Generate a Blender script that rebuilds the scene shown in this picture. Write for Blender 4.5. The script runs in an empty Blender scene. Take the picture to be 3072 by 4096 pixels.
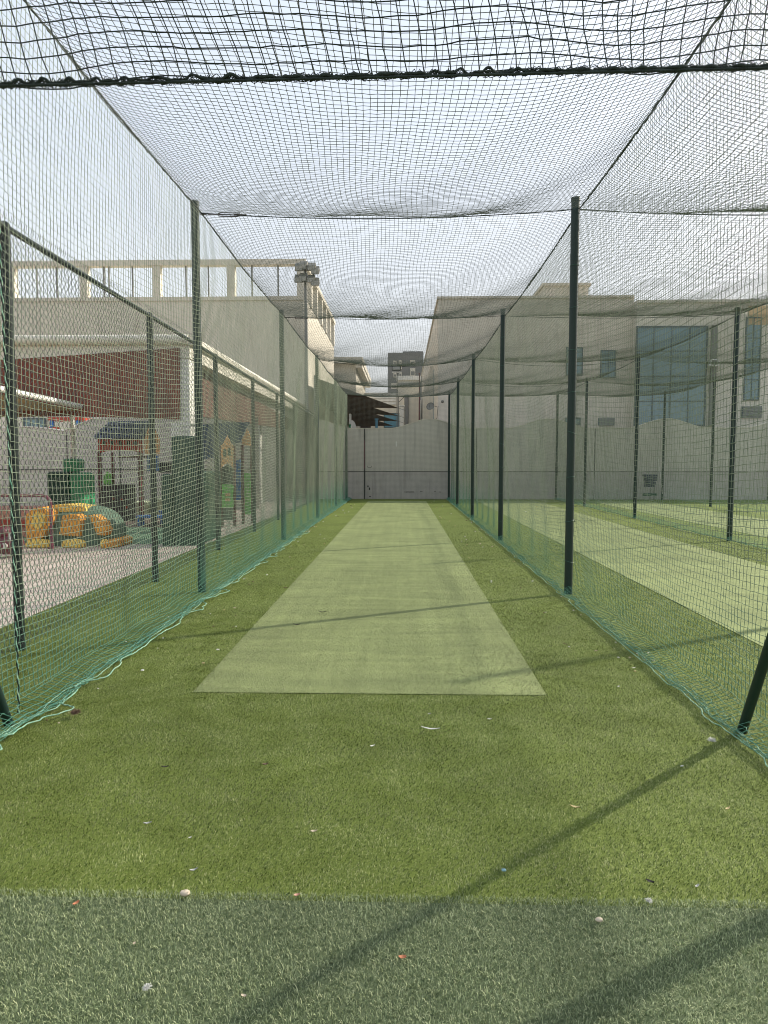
import bpy, math, random
import numpy as np
from mathutils import Vector, Matrix

random.seed(7)
rng = np.random.default_rng(11)
sc = bpy.context.scene
col = sc.collection

# ------------------------------------------------------------------ camera, sky, sun, exposure
F_PX, CAM_H, VX, VY = 2780.0, 1.40, 1611.0, 1853.0      # focal length and vanishing point on the 3072 x 4096 photo
TH = math.atan((2048 - VY) / F_PX)
PS = math.atan((VX - 1536) / F_PX * math.cos(TH))
fw = Vector((-math.sin(PS) * math.cos(TH), math.cos(PS) * math.cos(TH), -math.sin(TH)))
rt = Vector((math.cos(PS), math.sin(PS), 0))
up = rt.cross(fw)
cd = bpy.data.cameras.new('camera')
cam = bpy.data.objects.new('camera', cd)
col.objects.link(cam)
cd.sensor_fit = 'VERTICAL'
cd.sensor_height = 36.0
cd.sensor_width = 27.0
cd.lens = F_PX / 4096 * 36
cd.clip_start = 0.05
cd.clip_end = 2000
m3 = Matrix((rt, up, -fw)).transposed()
cam.matrix_world = Matrix.Translation((0, 0, CAM_H)) @ m3.to_4x4()
sc.camera = cam

SUN_EL, SUN_AZ = math.radians(33), math.radians(61)     # azimuth from +Y towards +X
world = bpy.data.worlds.new("World")
sc.world = world
world.use_nodes = True
wn = world.node_tree
sky = wn.nodes.new('ShaderNodeTexSky')
sky.sky_type = 'NISHITA'
sky.sun_disc = False
sky.sun_elevation = SUN_EL
sky.sun_rotation = SUN_AZ
sky.air_density = 1.0
sky.dust_density = 6.0
sky.ozone_density = 1.6
sky.altitude = 0
bg = wn.nodes['Background']
bg.inputs['Strength'].default_value = 0.15
# hazy, milky sky: the clear sky model mixed with a pale even veil
hz = wn.nodes.new('ShaderNodeMixRGB')
hz.inputs['Fac'].default_value = 0.80
tcw = wn.nodes.new('ShaderNodeTexCoord')
sep = wn.nodes.new('ShaderNodeSeparateXYZ')
vr = wn.nodes.new('ShaderNodeValToRGB')
vr.color_ramp.elements[0].position = 0.0
vr.color_ramp.elements[0].color = (0.60, 0.60, 0.59, 1)
vr.color_ramp.elements[1].position = 0.62
vr.color_ramp.elements[1].color = (0.52, 0.585, 0.67, 1)
mulw = wn.nodes.new('ShaderNodeVectorMath')
mulw.operation = 'SCALE'
mulw.inputs['Scale'].default_value = 7.1
wn.links.new(tcw.outputs['Generated'], sep.inputs[0])
wn.links.new(sep.outputs['Z'], vr.inputs['Fac'])
wn.links.new(vr.outputs[0], mulw.inputs[0])
wn.links.new(sky.outputs[0], hz.inputs['Color1'])
wn.links.new(mulw.outputs[0], hz.inputs['Color2'])
wn.links.new(hz.outputs[0], bg.inputs[0])

sl = bpy.data.lights.new('sun', 'SUN')
sl.energy = 4.2
sl.angle = math.radians(0.9)
sl.color = (1.0, 0.93, 0.80)
sun = bpy.data.objects.new('sun', sl)
col.objects.link(sun)
sd = Vector((math.sin(SUN_AZ) * math.cos(SUN_EL), math.cos(SUN_AZ) * math.cos(SUN_EL), math.sin(SUN_EL)))
sun.rotation_euler = (-sd).to_track_quat('-Z', 'Y').to_euler()
sun.location = sd * 60

sc.view_settings.view_transform = 'Standard'
sc.view_settings.look = 'None'
sc.view_settings.gamma = 1
sc.view_settings.exposure = 0.72
try:
    sc.cycles.pixel_filter_type = 'BLACKMAN_HARRIS'
    sc.cycles.filter_width = 1.0
    sc.cycles.max_bounces = 6
    sc.cycles.diffuse_bounces = 3
    sc.cycles.transparent_max_bounces = 8
except Exception:
    pass


# ------------------------------------------------------------------ helpers
def at(px, py, Y):
    """world point that the photo shows at pixel (px, py), at distance Y down the lane"""
    r = fw + rt * ((px - 1536) / F_PX) + up * ((2048 - py) / F_PX)
    t = Y / r.y
    return Vector((r.x * t, Y, CAM_H + r.z * t))


def gnd(px, py, z=0.0):
    r = fw + rt * ((px - 1536) / F_PX) + up * ((2048 - py) / F_PX)
    t = (z - CAM_H) / r.z
    return Vector((r.x * t, r.y * t, z))


def mat(name, c1, rough=0.7, c2=None, scale=4.0, bump=0.0, bscale=40.0, metal=0.0, spec=0.4, detail=6.0, stain=None):
    m = bpy.data.materials.new(name)
    m.use_nodes = True
    nt = m.node_tree
    b = nt.nodes['Principled BSDF']
    b.inputs['Roughness'].default_value = rough
    b.inputs['Metallic'].default_value = metal
    b.inputs['Specular IOR Level'].default_value = spec
    tc = nt.nodes.new('ShaderNodeTexCoord')
    c1 = (*c1, 1)
    if c2 is None:
        c2 = tuple(v * 0.82 for v in c1[:3])
    n = nt.nodes.new('ShaderNodeTexNoise')
    n.inputs['Scale'].default_value = scale
    n.inputs['Detail'].default_value = detail
    n.inputs['Roughness'].default_value = 0.65
    nt.links.new(tc.outputs['Object'], n.inputs['Vector'])
    r = nt.nodes.new('ShaderNodeValToRGB')
    r.color_ramp.elements[0].position = 0.36
    r.color_ramp.elements[1].position = 0.64
    r.color_ramp.elements[0].color = (*c2[:3], 1)
    r.color_ramp.elements[1].color = c1
    nt.links.new(n.outputs['Fac'], r.inputs['Fac'])
    out = r.outputs['Color']
    if stain:
        # vertical streaks of dirt that belong to the surface
        mp = nt.nodes.new('ShaderNodeMapping')
        mp.inputs['Scale'].default_value = (3.0, 3.0, 0.25)
        nt.links.new(tc.outputs['Object'], mp.inputs['Vector'])
        n3 = nt.nodes.new('ShaderNodeTexNoise')
        n3.inputs['Scale'].default_value = 2.0
        n3.inputs['Detail'].default_value = 8
        nt.links.new(mp.outputs[0], n3.inputs['Vector'])
        r3 = nt.nodes.new('ShaderNodeValToRGB')
        r3.color_ramp.elements[0].position = 0.52
        r3.color_ramp.elements[0].color = (0, 0, 0, 1)
        r3.color_ramp.elements[1].position = 0.75
        r3.color_ramp.elements[1].color = (0.6, 0.6, 0.6, 1)
        nt.links.new(n3.outputs['Fac'], r3.inputs['Fac'])
        mx = nt.nodes.new('ShaderNodeMixRGB')
        mx.inputs['Color2'].default_value = (*stain, 1)
        nt.links.new(r3.outputs[0], mx.inputs['Fac'])
        nt.links.new(out, mx.inputs['Color1'])
        out = mx.outputs[0]
    nt.links.new(out, b.inputs['Base Color'])
    if bump > 0:
        n2 = nt.nodes.new('ShaderNodeTexNoise')
        n2.inputs['Scale'].default_value = bscale
        n2.inputs['Detail'].default_value = 5
        nt.links.new(tc.outputs['Object'], n2.inputs['Vector'])
        bp = nt.nodes.new('ShaderNodeBump')
        bp.inputs['Strength'].default_value = bump
        bp.inputs['Distance'].default_value = 0.01
        nt.links.new(n2.outputs['Fac'], bp.inputs['Height'])
        nt.links.new(bp.outputs[0], b.inputs['Normal'])
    return m


def island_mat(name, cols, rough=0.55, big=(0.75, 1.15), trans=0.0, patch=None):
    """blades: each loose piece gets its own shade; slow patches of wear over the ground"""
    m = bpy.data.materials.new(name)
    m.use_nodes = True
    nt = m.node_tree
    b = nt.nodes['Principled BSDF']
    b.inputs['Roughness'].default_value = rough
    b.inputs['Specular IOR Level'].default_value = 0.35
    g = nt.nodes.new('ShaderNodeNewGeometry')
    r = nt.nodes.new('ShaderNodeValToRGB')
    els = r.color_ramp.elements
    while len(els) < len(cols):
        els.new(0.5)
    for i, c in enumerate(cols):
        els[i].position = i / (len(cols) - 1)
        els[i].color = (*c, 1)
    nt.links.new(g.outputs['Random Per Island'], r.inputs['Fac'])
    n = nt.nodes.new('ShaderNodeTexNoise')
    n.inputs['Scale'].default_value = 1.6
    n.inputs['Detail'].default_value = 7
    nt.links.new(g.outputs['Position'], n.inputs['Vector'])
    mr = nt.nodes.new('ShaderNodeMapRange')
    mr.inputs['From Min'].default_value = 0.3
    mr.inputs['From Max'].default_value = 0.7
    mr.inputs['To Min'].default_value = big[0]
    mr.inputs['To Max'].default_value = big[1]
    nt.links.new(n.outputs['Fac'], mr.inputs['Value'])
    mx = nt.nodes.new('ShaderNodeVectorMath')
    mx.operation = 'SCALE'
    nt.links.new(r.outputs[0], mx.inputs[0])
    nt.links.new(mr.outputs[0], mx.inputs['Scale'])
    nt.links.new(mx.outputs[0], b.inputs['Base Color'])
    return m


class MB:
    """collects shapes and links them as ONE mesh object"""

    def __init__(self):
        self.v, self.f = [], []

    def add(self, vs, fs):
        n = len(self.v)
        self.v += [tuple(p) for p in vs]
        self.f += [tuple(i + n for i in q) for q in fs]
        return self

    def box(self, a, b):
        x0, y0, z0 = [min(a[i], b[i]) for i in range(3)]
        x1, y1, z1 = [max(a[i], b[i]) for i in range(3)]
        return self.add([(x0, y0, z0), (x1, y0, z0), (x1, y1, z0), (x0, y1, z0), (x0, y0, z1), (x1, y0, z1), (x1, y1, z1), (x0, y1, z1)],
                        [(0, 3, 2, 1), (4, 5, 6, 7), (0, 1, 5, 4), (1, 2, 6, 5), (2, 3, 7, 6), (3, 0, 4, 7)])

    def cbox(self, a, b, c=0.02):
        """box with chamfered vertical and top edges"""
        x0, y0, z0 = [min(a[i], b[i]) for i in range(3)]
        x1, y1, z1 = [max(a[i], b[i]) for i in range(3)]
        oc = [(x0 + c, y0), (x1 - c, y0), (x1, y0 + c), (x1, y1 - c), (x1 - c, y1), (x0 + c, y1), (x0, y1 - c), (x0, y0 + c)]
        cx, cy = (x0 + x1) / 2, (y0 + y1) / 2
        ic = [(cx + (x - cx) * (1 - 2 * c / (x1 - x0)), cy + (y - cy) * (1 - 2 * c / (y1 - y0))) for x, y in oc]
        vs = [(x, y, z0) for x, y in oc] + [(x, y, z1 - c) for x, y in oc] + [(x, y, z1) for x, y in ic]
        fs = [tuple(range(7, -1, -1)), tuple(range(16, 24))]
        for k in range(2):
            for i in range(8):
                j = (i + 1) % 8
                fs.append((k * 8 + i, k * 8 + j, k * 8 + 8 + j, k * 8 + 8 + i))
        return self.add(vs, fs)

    def tube(self, pts, r, n=8, cap=True):
        pts = [Vector(p) for p in pts]
        rs = r if isinstance(r, (list, tuple)) else [r] * len(pts)
        vs, fs = [], []
        ref = Vector((0, 0, 1))
        d0 = (pts[-1] - pts[0])
        if d0.length > 0 and abs(d0.normalized().z) > 0.9:
            ref = Vector((0, 1, 0))
        for i, p in enumerate(pts):
            t = (pts[min(i + 1, len(pts) - 1)] - pts[max(i - 1, 0)]).normalized()
            a = t.cross(ref)
            if a.length < 1e-4:
                a = t.cross(Vector((1, 0, 0)))
            a.normalize()
            b = a.cross(t)
            for k in range(n):
                an = 2 * math.pi * k / n
                vs.append(p + (a * math.cos(an) + b * math.sin(an)) * rs[i])
        for i in range(len(pts) - 1):
            for k in range(n):
                j = (k + 1) % n
                fs.append((i * n + k, i * n + j, (i + 1) * n + j, (i + 1) * n + k))
        if cap:
            fs.append(tuple(range(n - 1, -1, -1)))
            fs.append(tuple((len(pts) - 1) * n + k for k in range(n)))
        return self.add(vs, fs)

    def prism(self, poly, off):
        """polygon (3D points) pushed by vector off"""
        poly = [Vector(p) for p in poly]
        off = Vector(off)
        n = len(poly)
        fs = [tuple(range(n)), tuple(range(2 * n - 1, n - 1, -1))]
        for i in range(n):
            j = (i + 1) % n
            fs.append((i, i + n, j + n, j))
        return self.add(poly + [p + off for p in poly], fs)

    def blob(self, c, r, nu=20, nv=12, e=1.0, noise=0.0, zmin=None):
        vs, fs = [], []
        for i in range(nv + 1):
            ph = -math.pi / 2 + math.pi * i / nv
            for k in range(nu):
                an = 2 * math.pi * k / nu
                def s(v): return math.copysign(abs(v) ** e, v)
                q = 1 + random.uniform(-noise, noise)
                x, y, z = s(math.cos(ph)) * s(math.cos(an)), s(math.cos(ph)) * s(math.sin(an)), s(math.sin(ph))
                zz = c[2] + z * r[2] * q
                if zmin is not None:
                    zz = max(zz, zmin)
                vs.append((c[0] + x * r[0] * q, c[1] + y * r[1] * q, zz))
        for i in range(nv):
            for k in range(nu):
                j = (k + 1) % nu
                fs.append((i * nu + k, i * nu + j, (i + 1) * nu + j, (i + 1) * nu + k))
        return self.add(vs, fs)

    def build(self, name, m, parent=None, smooth=False):
        me = bpy.data.meshes.new(name)
        me.from_pydata(self.v, [], self.f)
        me.materials.append(m)
        me.validate()
        o = bpy.data.objects.new(name, me)
        col.objects.link(o)
        if parent is not None:
            o.parent = parent
            # parts are modelled in world coordinates
            o.matrix_parent_inverse = parent.matrix_basis.inverted()
        if smooth:
            me.polygons.foreach_set('use_smooth', [True] * len(me.polygons))
            try:
                me.set_sharp_from_angle(angle=math.radians(40))
            except Exception:
                pass
        me.update()
        return o


def tag(o, label, cat, group=None, kind=None):
    if label:
        o['label'] = label
    if cat:
        o['category'] = cat
    if group:
        o['group'] = group
    if kind:
        o['kind'] = kind
    return o


def thing(name, loc, label, cat, group=None):
    o = bpy.data.objects.new(name, None)
    o.location = loc
    o.empty_display_size = 0.2
    col.objects.link(o)
    return tag(o, label, cat, group)


def struct(o):
    o['kind'] = 'structure'
    return o


def np_mesh(name, verts, quads, m, parent=None, smooth=True, tris=None):
    """fast mesh from arrays: quads (n,4) and optional tris (k,3)"""
    me = bpy.data.meshes.new(name)
    me.vertices.add(len(verts))
    me.vertices.foreach_set('co', np.ascontiguousarray(verts, dtype=np.float32).ravel())
    nq = len(quads)
    nt = 0 if tris is None else len(tris)
    li = quads.astype(np.int32).ravel()
    st = np.arange(nq, dtype=np.int32) * 4
    if nt:
        li = np.concatenate([li, tris.astype(np.int32).ravel()])
        st = np.concatenate([st, nq * 4 + np.arange(nt, dtype=np.int32) * 3])
    me.loops.add(len(li))
    me.loops.foreach_set('vertex_index', li)
    me.polygons.add(nq + nt)
    me.polygons.foreach_set('loop_start', st)
    try:
        me.polygons.foreach_set('loop_total', np.concatenate([np.full(nq, 4), np.full(nt, 3)]).astype(np.int32))
    except Exception:
        pass
    me.polygons.foreach_set('use_smooth', np.full(nq + nt, smooth))
    me.update(calc_edges=True)
    me.validate()
    me.materials.append(m)
    o = bpy.data.objects.new(name, me)
    col.objects.link(o)
    if parent is not None:
        o.parent = parent
        o.matrix_parent_inverse = parent.matrix_basis.inverted()
    return o


def strands(P, r, n, ref):
    """P (k, m, 3): k strands of m points each -> tube vertices and quads. r: number or array (k, m)"""
    k, m_, _ = P.shape
    T = np.gradient(P, axis=1)
    T /= np.linalg.norm(T, axis=2, keepdims=True) + 1e-12
    A = np.cross(T, np.array(ref, float))
    A /= np.linalg.norm(A, axis=2, keepdims=True) + 1e-12
    B = np.cross(A, T)
    rr = np.broadcast_to(np.asarray(r, float), (k, m_))[..., None]
    ang = np.arange(n) * 2 * np.pi / n + 0.4
    V = np.stack([P + rr * (A * math.cos(a) + B * math.sin(a)) for a in ang], axis=2)   # k, m, n, 3
    idx = np.arange(k * m_ * n).reshape(k, m_, n)
    a = idx[:, :-1, :]
    b = idx[:, 1:, :]
    q = np.stack([a, np.roll(a, -1, axis=2), np.roll(b, -1, axis=2), b], axis=-1).reshape(-1, 4)
    return V.reshape(-1, 3), q


def net(name, G, r, n, ref, m, parent):
    """G (nu, nv, 3): knots of a net; both families of twine in one mesh"""
    G = G + rng.normal(0, 0.0014, G.shape)
    v1, q1 = strands(G, r, n, ref)                       # along v
    v2, q2 = strands(np.swapaxes(G, 0, 1), r, n, ref)    # along u
    return np_mesh(name, np.concatenate([v1, v2]), np.concatenate([q1, q2 + len(v1)]), m, parent)


# ------------------------------------------------------------------ materials
M = {}
M['twine'] = mat('twine', (0.20, 0.33, 0.25), 0.42, (0.13, 0.23, 0.18), 3, spec=0.6)
def twine_mat():
    # bleached by the sun higher up, still teal near the ground
    m = mat('side_twine', (0.25, 0.29, 0.20), 0.5, (0.15, 0.19, 0.13), 3, spec=0.5)
    nt = m.node_tree
    b = nt.nodes['Principled BSDF']
    src = b.inputs['Base Color'].links[0].from_socket
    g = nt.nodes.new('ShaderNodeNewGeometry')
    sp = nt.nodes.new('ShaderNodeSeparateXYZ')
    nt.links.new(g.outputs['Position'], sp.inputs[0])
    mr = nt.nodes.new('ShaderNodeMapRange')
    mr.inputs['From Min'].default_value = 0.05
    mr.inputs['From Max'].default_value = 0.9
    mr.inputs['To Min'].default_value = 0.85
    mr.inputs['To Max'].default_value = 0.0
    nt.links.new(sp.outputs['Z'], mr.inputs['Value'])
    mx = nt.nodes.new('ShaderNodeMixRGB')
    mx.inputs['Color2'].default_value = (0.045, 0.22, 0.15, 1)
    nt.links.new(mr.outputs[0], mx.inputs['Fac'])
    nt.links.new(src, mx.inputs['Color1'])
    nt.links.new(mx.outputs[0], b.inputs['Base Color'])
    return m


M['twine'] = twine_mat()
M['roof_twine'] = mat('roof_twine', (0.12, 0.135, 0.11), 0.5, (0.085, 0.10, 0.08), 3, spec=0.4)
M['teal_rope'] = mat('teal_rope', (0.36, 0.52, 0.38), 0.7, (0.10, 0.30, 0.21), 30, 0.5, 200)
M['dark_rope'] = mat('dark_rope', (0.025, 0.04, 0.03), 0.8, (0.012, 0.02, 0.016), 40, 0.6, 200)
M['post'] = mat('post_paint', (0.005, 0.024, 0.018), 0.5, (0.0045, 0.021, 0.016), 2, 0.08, 30, spec=0.5)
M['fence_post'] = mat('fence_paint', (0.007, 0.017, 0.015), 0.5, (0.014, 0.024, 0.021), 3, 0.1, 30)
M['wire'] = mat('coated_wire', (0.055, 0.065, 0.052), 0.4, (0.035, 0.045, 0.037), 3, spec=0.5)
M['steel'] = mat('steel', (0.10, 0.09, 0.08), 0.45, (0.06, 0.05, 0.04), 40, metal=0.7)
M['tie'] = mat('tie_twine', (0.03, 0.09, 0.07), 0.5)
M['cream'] = mat('cream_render', (0.62, 0.575, 0.48), 0.85, (0.58, 0.535, 0.445), 0.8, 0.15, 60, stain=(0.42, 0.37, 0.29))  # building renders, cream to beige: paled and greyed in place of air haze
M['cream2'] = mat('pale_render', (0.66, 0.62, 0.53), 0.85, (0.62, 0.58, 0.49), 0.8, 0.15, 60)
M['beige'] = mat('beige_render', (0.62, 0.56, 0.47), 0.85, (0.57, 0.52, 0.435), 0.6, 0.15, 60, stain=(0.40, 0.34, 0.27))
M['white'] = mat('white_paint', (0.76, 0.75, 0.70), 0.5, (0.66, 0.64, 0.58), 6)
M['wall'] = mat('grey_render', (0.57, 0.54, 0.475), 0.85, (0.53, 0.50, 0.44), 1.2, 0.2, 80, stain=(0.31, 0.29, 0.26))
M['wall_low'] = mat('grey_render_low', (0.51, 0.475, 0.44), 0.9, (0.44, 0.41, 0.38), 2.5, 0.3, 60, stain=(0.26, 0.24, 0.23))
M['groove'] = mat('dark_joint', (0.05, 0.048, 0.045), 0.9)
M['red'] = mat('red_panel', (0.21, 0.045, 0.022), 0.6, (0.13, 0.035, 0.02), 1.5)
M['glass'] = mat('teal_glass', (0.15, 0.25, 0.28), 0.15, (0.13, 0.22, 0.25), 0.6, spec=0.8)
M['frame'] = mat('window_frame', (0.07, 0.10, 0.11), 0.4)
M['louvre'] = mat('louvre', (0.20, 0.20, 0.19), 0.5)
M['grey_tower'] = mat('grey_cladding', (0.17, 0.165, 0.165), 0.7, (0.15, 0.148, 0.15), 0.3)
M['sail'] = mat('brown_sail', (0.15, 0.11, 0.08), 0.9, (0.125, 0.092, 0.068), 1)
M['blue'] = mat('blue_plastic', (0.035, 0.17, 0.50), 0.4, (0.03, 0.14, 0.42), 3)
M['navy'] = mat('navy_plastic', (0.016, 0.026, 0.055), 0.5, (0.012, 0.02, 0.04), 5)
M['slate_blue'] = mat('slate_blue', (0.045, 0.09, 0.21), 0.35, (0.04, 0.07, 0.13), 5)
M['redp'] = mat('red_plastic', (0.42, 0.055, 0.03), 0.45, (0.35, 0.045, 0.025), 4)
M['peach'] = mat('peach_plastic', (0.90, 0.50, 0.22), 0.5, (0.82, 0.44, 0.19), 4)
M['maroon'] = mat('maroon_paint', (0.14, 0.035, 0.045), 0.4, (0.11, 0.03, 0.038), 5)
M['rail'] = mat('mauve_paint', (0.23, 0.075, 0.095), 0.4, (0.19, 0.06, 0.08), 5)
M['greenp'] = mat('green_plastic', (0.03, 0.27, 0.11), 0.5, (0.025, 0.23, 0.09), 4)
M['dgreen'] = mat('dark_green_pad', (0.012, 0.06, 0.035), 0.6, (0.01, 0.048, 0.028), 4)
M['lime'] = mat('lime_plastic', (0.20, 0.66, 0.12), 0.5, (0.17, 0.56, 0.10), 4)
M['mound'] = mat('mound_green', (0.13, 0.21, 0.14), 0.75, (0.10, 0.17, 0.11), 5, 0.3, 60)
M['orange'] = mat('orange_foam', (0.80, 0.38, 0.06), 0.7, (0.66, 0.30, 0.05), 4, 0.3, 60)
M['yellow'] = mat('yellow_foam', (0.88, 0.60, 0.13), 0.7, (0.74, 0.50, 0.10), 4, 0.3, 60)
M['pink'] = mat('pink_rubber', (0.62, 0.30, 0.22), 0.8, (0.54, 0.26, 0.19), 4, 0.3, 60)
M['dgrey'] = mat('dark_grey_panel', (0.085, 0.075, 0.075), 0.7, (0.07, 0.062, 0.062), 4)
M['palegreen'] = mat('pale_green_foam', (0.55, 0.60, 0.38), 0.8, (0.48, 0.52, 0.33), 4)
M['black'] = mat('black_plastic', (0.02, 0.02, 0.022), 0.5)
M['lens'] = mat('lamp_glass', (0.30, 0.31, 0.30), 0.2, spec=0.8)
M['lampgrey'] = mat('lamp_housing', (0.16, 0.155, 0.13), 0.5)
M['mast'] = mat('galvanised', (0.22, 0.22, 0.21), 0.5, metal=0.4)
M['bluepanel'] = mat('blue_panel', (0.11, 0.28, 0.38), 0.5)
M['rubber_g'] = mat('green_rubber', (0.15, 0.27, 0.16), 0.9, (0.12, 0.22, 0.13), 8, 0.3, 100)
M['rubber_b'] = mat('brown_rubber', (0.17, 0.12, 0.10), 0.9, (0.14, 0.10, 0.085), 8, 0.3, 100)


def grass_ground(name, ca, cb, cc, fine, bump):
    m = bpy.data.materials.new(name)
    m.use_nodes = True
    nt = m.node_tree
    b = nt.nodes['Principled BSDF']
    b.inputs['Roughness'].default_value = 0.85
    b.inputs['Specular IOR Level'].default_value = 0.2
    tc = nt.nodes.new('ShaderNodeTexCoord')
    n1 = nt.nodes.new('ShaderNodeTexNoise')
    n1.inputs['Scale'].default_value = fine
    n1.inputs['Detail'].default_value = 4
    n1.inputs['Roughness'].default_value = 0.8
    nt.links.new(tc.outputs['Object'], n1.inputs['Vector'])
    r = nt.nodes.new('ShaderNodeValToRGB')
    e = r.color_ramp.elements
    e[0].position = 0.32
    e[0].color = (*ca, 1)
    e[1].position = 0.70
    e[1].color = (*cc, 1)
    k = e.new(0.5)
    k.color = (*cb, 1)
    nt.links.new(n1.outputs['Fac'], r.inputs['Fac'])
    n2 = nt.nodes.new('ShaderNodeTexNoise')
    n2.inputs['Scale'].default_value = 1.3
    n2.inputs['Detail'].default_value = 8
    n2.inputs['Roughness'].default_value = 0.6
    nt.links.new(tc.outputs['Object'], n2.inputs['Vector'])
    mr = nt.nodes.new('ShaderNodeMapRange')
    mr.inputs['From Min'].default_value = 0.3
    mr.inputs['From Max'].default_value = 0.7
    mr.inputs['To Min'].default_value = 0.86
    mr.inputs['To Max'].default_value = 1.12
    nt.links.new(n2.outputs['Fac'], mr.inputs['Value'])
    s = nt.nodes.new('ShaderNodeVectorMath')
    s.operation = 'SCALE'
    nt.links.new(r.outputs[0], s.inputs[0])
    nt.links.new(mr.outputs[0], s.inputs['Scale'])
    nt.links.new(s.outputs[0], b.inputs['Base Color'])
    bp = nt.nodes.new('ShaderNodeBump')
    bp.inputs['Strength'].default_value = bump
    bp.inputs['Distance'].default_value = 0.012
    nt.links.new(n1.outputs['Fac'], bp.inputs['Height'])
    nt.links.new(bp.outputs[0], b.inputs['Normal'])
    return m


M['turf'] = grass_ground('turf_pile', (0.07, 0.10, 0.018), (0.125, 0.165, 0.03), (0.20, 0.24, 0.07), 90, 0.6)
M['old_turf'] = grass_ground('old_turf_pile', (0.06, 0.085, 0.04), (0.11, 0.14, 0.07), (0.17, 0.20, 0.11), 90, 0.7)
def streak(m, sx, sy, lo, hi):
    nt = m.node_tree
    b = nt.nodes['Principled BSDF']
    src = b.inputs['Base Color'].links[0].from_socket
    g = nt.nodes.new('ShaderNodeNewGeometry')
    mp = nt.nodes.new('ShaderNodeMapping')
    mp.inputs['Scale'].default_value = (sx, sy, 1)
    nt.links.new(g.outputs['Position'], mp.inputs['Vector'])
    n = nt.nodes.new('ShaderNodeTexNoise')
    n.inputs['Scale'].default_value = 1.0
    n.inputs['Detail'].default_value = 6
    n.inputs['Distortion'].default_value = 0.6
    nt.links.new(mp.outputs[0], n.inputs['Vector'])
    mr = nt.nodes.new('ShaderNodeMapRange')
    mr.inputs['From Min'].default_value = 0.35
    mr.inputs['From Max'].default_value = 0.65
    mr.inputs['To Min'].default_value = lo
    mr.inputs['To Max'].default_value = hi
    nt.links.new(n.outputs['Fac'], mr.inputs['Value'])
    s = nt.nodes.new('ShaderNodeVectorMath')
    s.operation = 'SCALE'
    nt.links.new(src, s.inputs[0])
    nt.links.new(mr.outputs[0], s.inputs['Scale'])
    nt.links.new(s.outputs[0], b.inputs['Base Color'])
    return m


M['pitch'] = grass_ground('pitch_pile', (0.165, 0.20, 0.075), (0.21, 0.245, 0.10), (0.26, 0.295, 0.13), 70, 0.4)
streak(M['pitch'], 1.2, 7.0, 0.90, 1.10)
streak(M['pitch'], 9.0, 0.25, 0.93, 1.05)
M['earth'] = grass_ground('sandy_ground', (0.28, 0.24, 0.18), (0.34, 0.29, 0.22), (0.38, 0.33, 0.26), 6, 0.1)


def paving_mat():
    m = bpy.data.materials.new('paving')
    m.use_nodes = True
    nt = m.node_tree
    b = nt.nodes['Principled BSDF']
    b.inputs['Roughness'].default_value = 0.85
    tc = nt.nodes.new('ShaderNodeTexCoord')
    br = nt.nodes.new('ShaderNodeTexBrick')
    br.inputs['Scale'].default_value = 1.0
    br.inputs['Brick Width'].default_value = 0.20
    br.inputs['Row Height'].default_value = 0.10
    br.inputs['Mortar Size'].default_value = 0.006
    br.inputs['Color1'].default_value = (0.70, 0.585, 0.48, 1)
    br.inputs['Color2'].default_value = (0.60, 0.50, 0.42, 1)
    br.inputs['Mortar'].default_value = (0.33, 0.27, 0.22, 1)
    nt.links.new(tc.outputs['Object'], br.inputs['Vector'])
    n = nt.nodes.new('ShaderNodeTexNoise')
    n.inputs['Scale'].default_value = 0.9
    n.inputs['Detail'].default_value = 8
    nt.links.new(tc.outputs['Object'], n.inputs['Vector'])
    mx = nt.nodes.new('ShaderNodeMixRGB')
    mx.blend_type = 'MULTIPLY'
    mx.inputs['Fac'].default_value = 0.35
    nt.links.new(br.outputs['Color'], mx.inputs['Color1'])
    nt.links.new(n.outputs['Fac'], mx.inputs['Color2'])
    nt.links.new(mx.outputs[0], b.inputs['Base Color'])
    bp = nt.nodes.new('ShaderNodeBump')
    bp.inputs['Strength'].default_value = 0.3
    bp.inputs['Distance'].default_value = 0.005
    bp.invert = True
    nt.links.new(br.outputs['Fac'], bp.inputs['Height'])
    nt.links.new(bp.outputs[0], b.inputs['Normal'])
    return m


M['paving'] = paving_mat()

# ------------------------------------------------------------------ layout numbers (metres)
ROWS = np.array([2.42, 7.44, 12.65, 17.80, 22.70, 26.90])
XL, XR, X3, X4, X5 = -2.14, 1.78, 5.90, 9.95, 13.95
TOP = 4.05
YW = 27.15                                # boundary wall
EDGE_X = -3.42                            # where turf meets paving


# ------------------------------------------------------------------ ground
def sheet(name, x0, y0, x1, y1, z, m):
    o = MB().add([(x0, y0, z), (x1, y0, z), (x1, y1, z), (x0, y1, z)], [(0, 1, 2, 3)]).build(name, m)
    return struct(o)


sheet('ground', -400, -200, 400, 600, -0.012, M['earth'])
sheet('turf_ground', EDGE_X, 2.12, 19, YW + 0.05, 0.0, M['turf'])
sheet('old_turf_strip', -8, -4, 19, 2.12, 0.006, M['old_turf'])
sheet('pitch', -1.28, 4.13, 0.87, 25.65, 0.005, M['pitch'])
sheet('neighbouring_pitch', 2.75, 4.13, 4.95, 25.65, 0.005, M['pitch'])
sheet('far_pitch', 6.85, 4.13, 9.05, 25.65, 0.005, M['pitch'])
sheet('paving', -30, 2.12, EDGE_X, YW, -0.002, M['paving'])
sheet('green_rubber_floor', -12, 11.9, -3.95, 15.0, 0.004, M['rubber_g'])
sheet('brown_rubber_floor', -12, 15.0, -4.6, 18.6, 0.004, M['rubber_b'])


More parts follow.
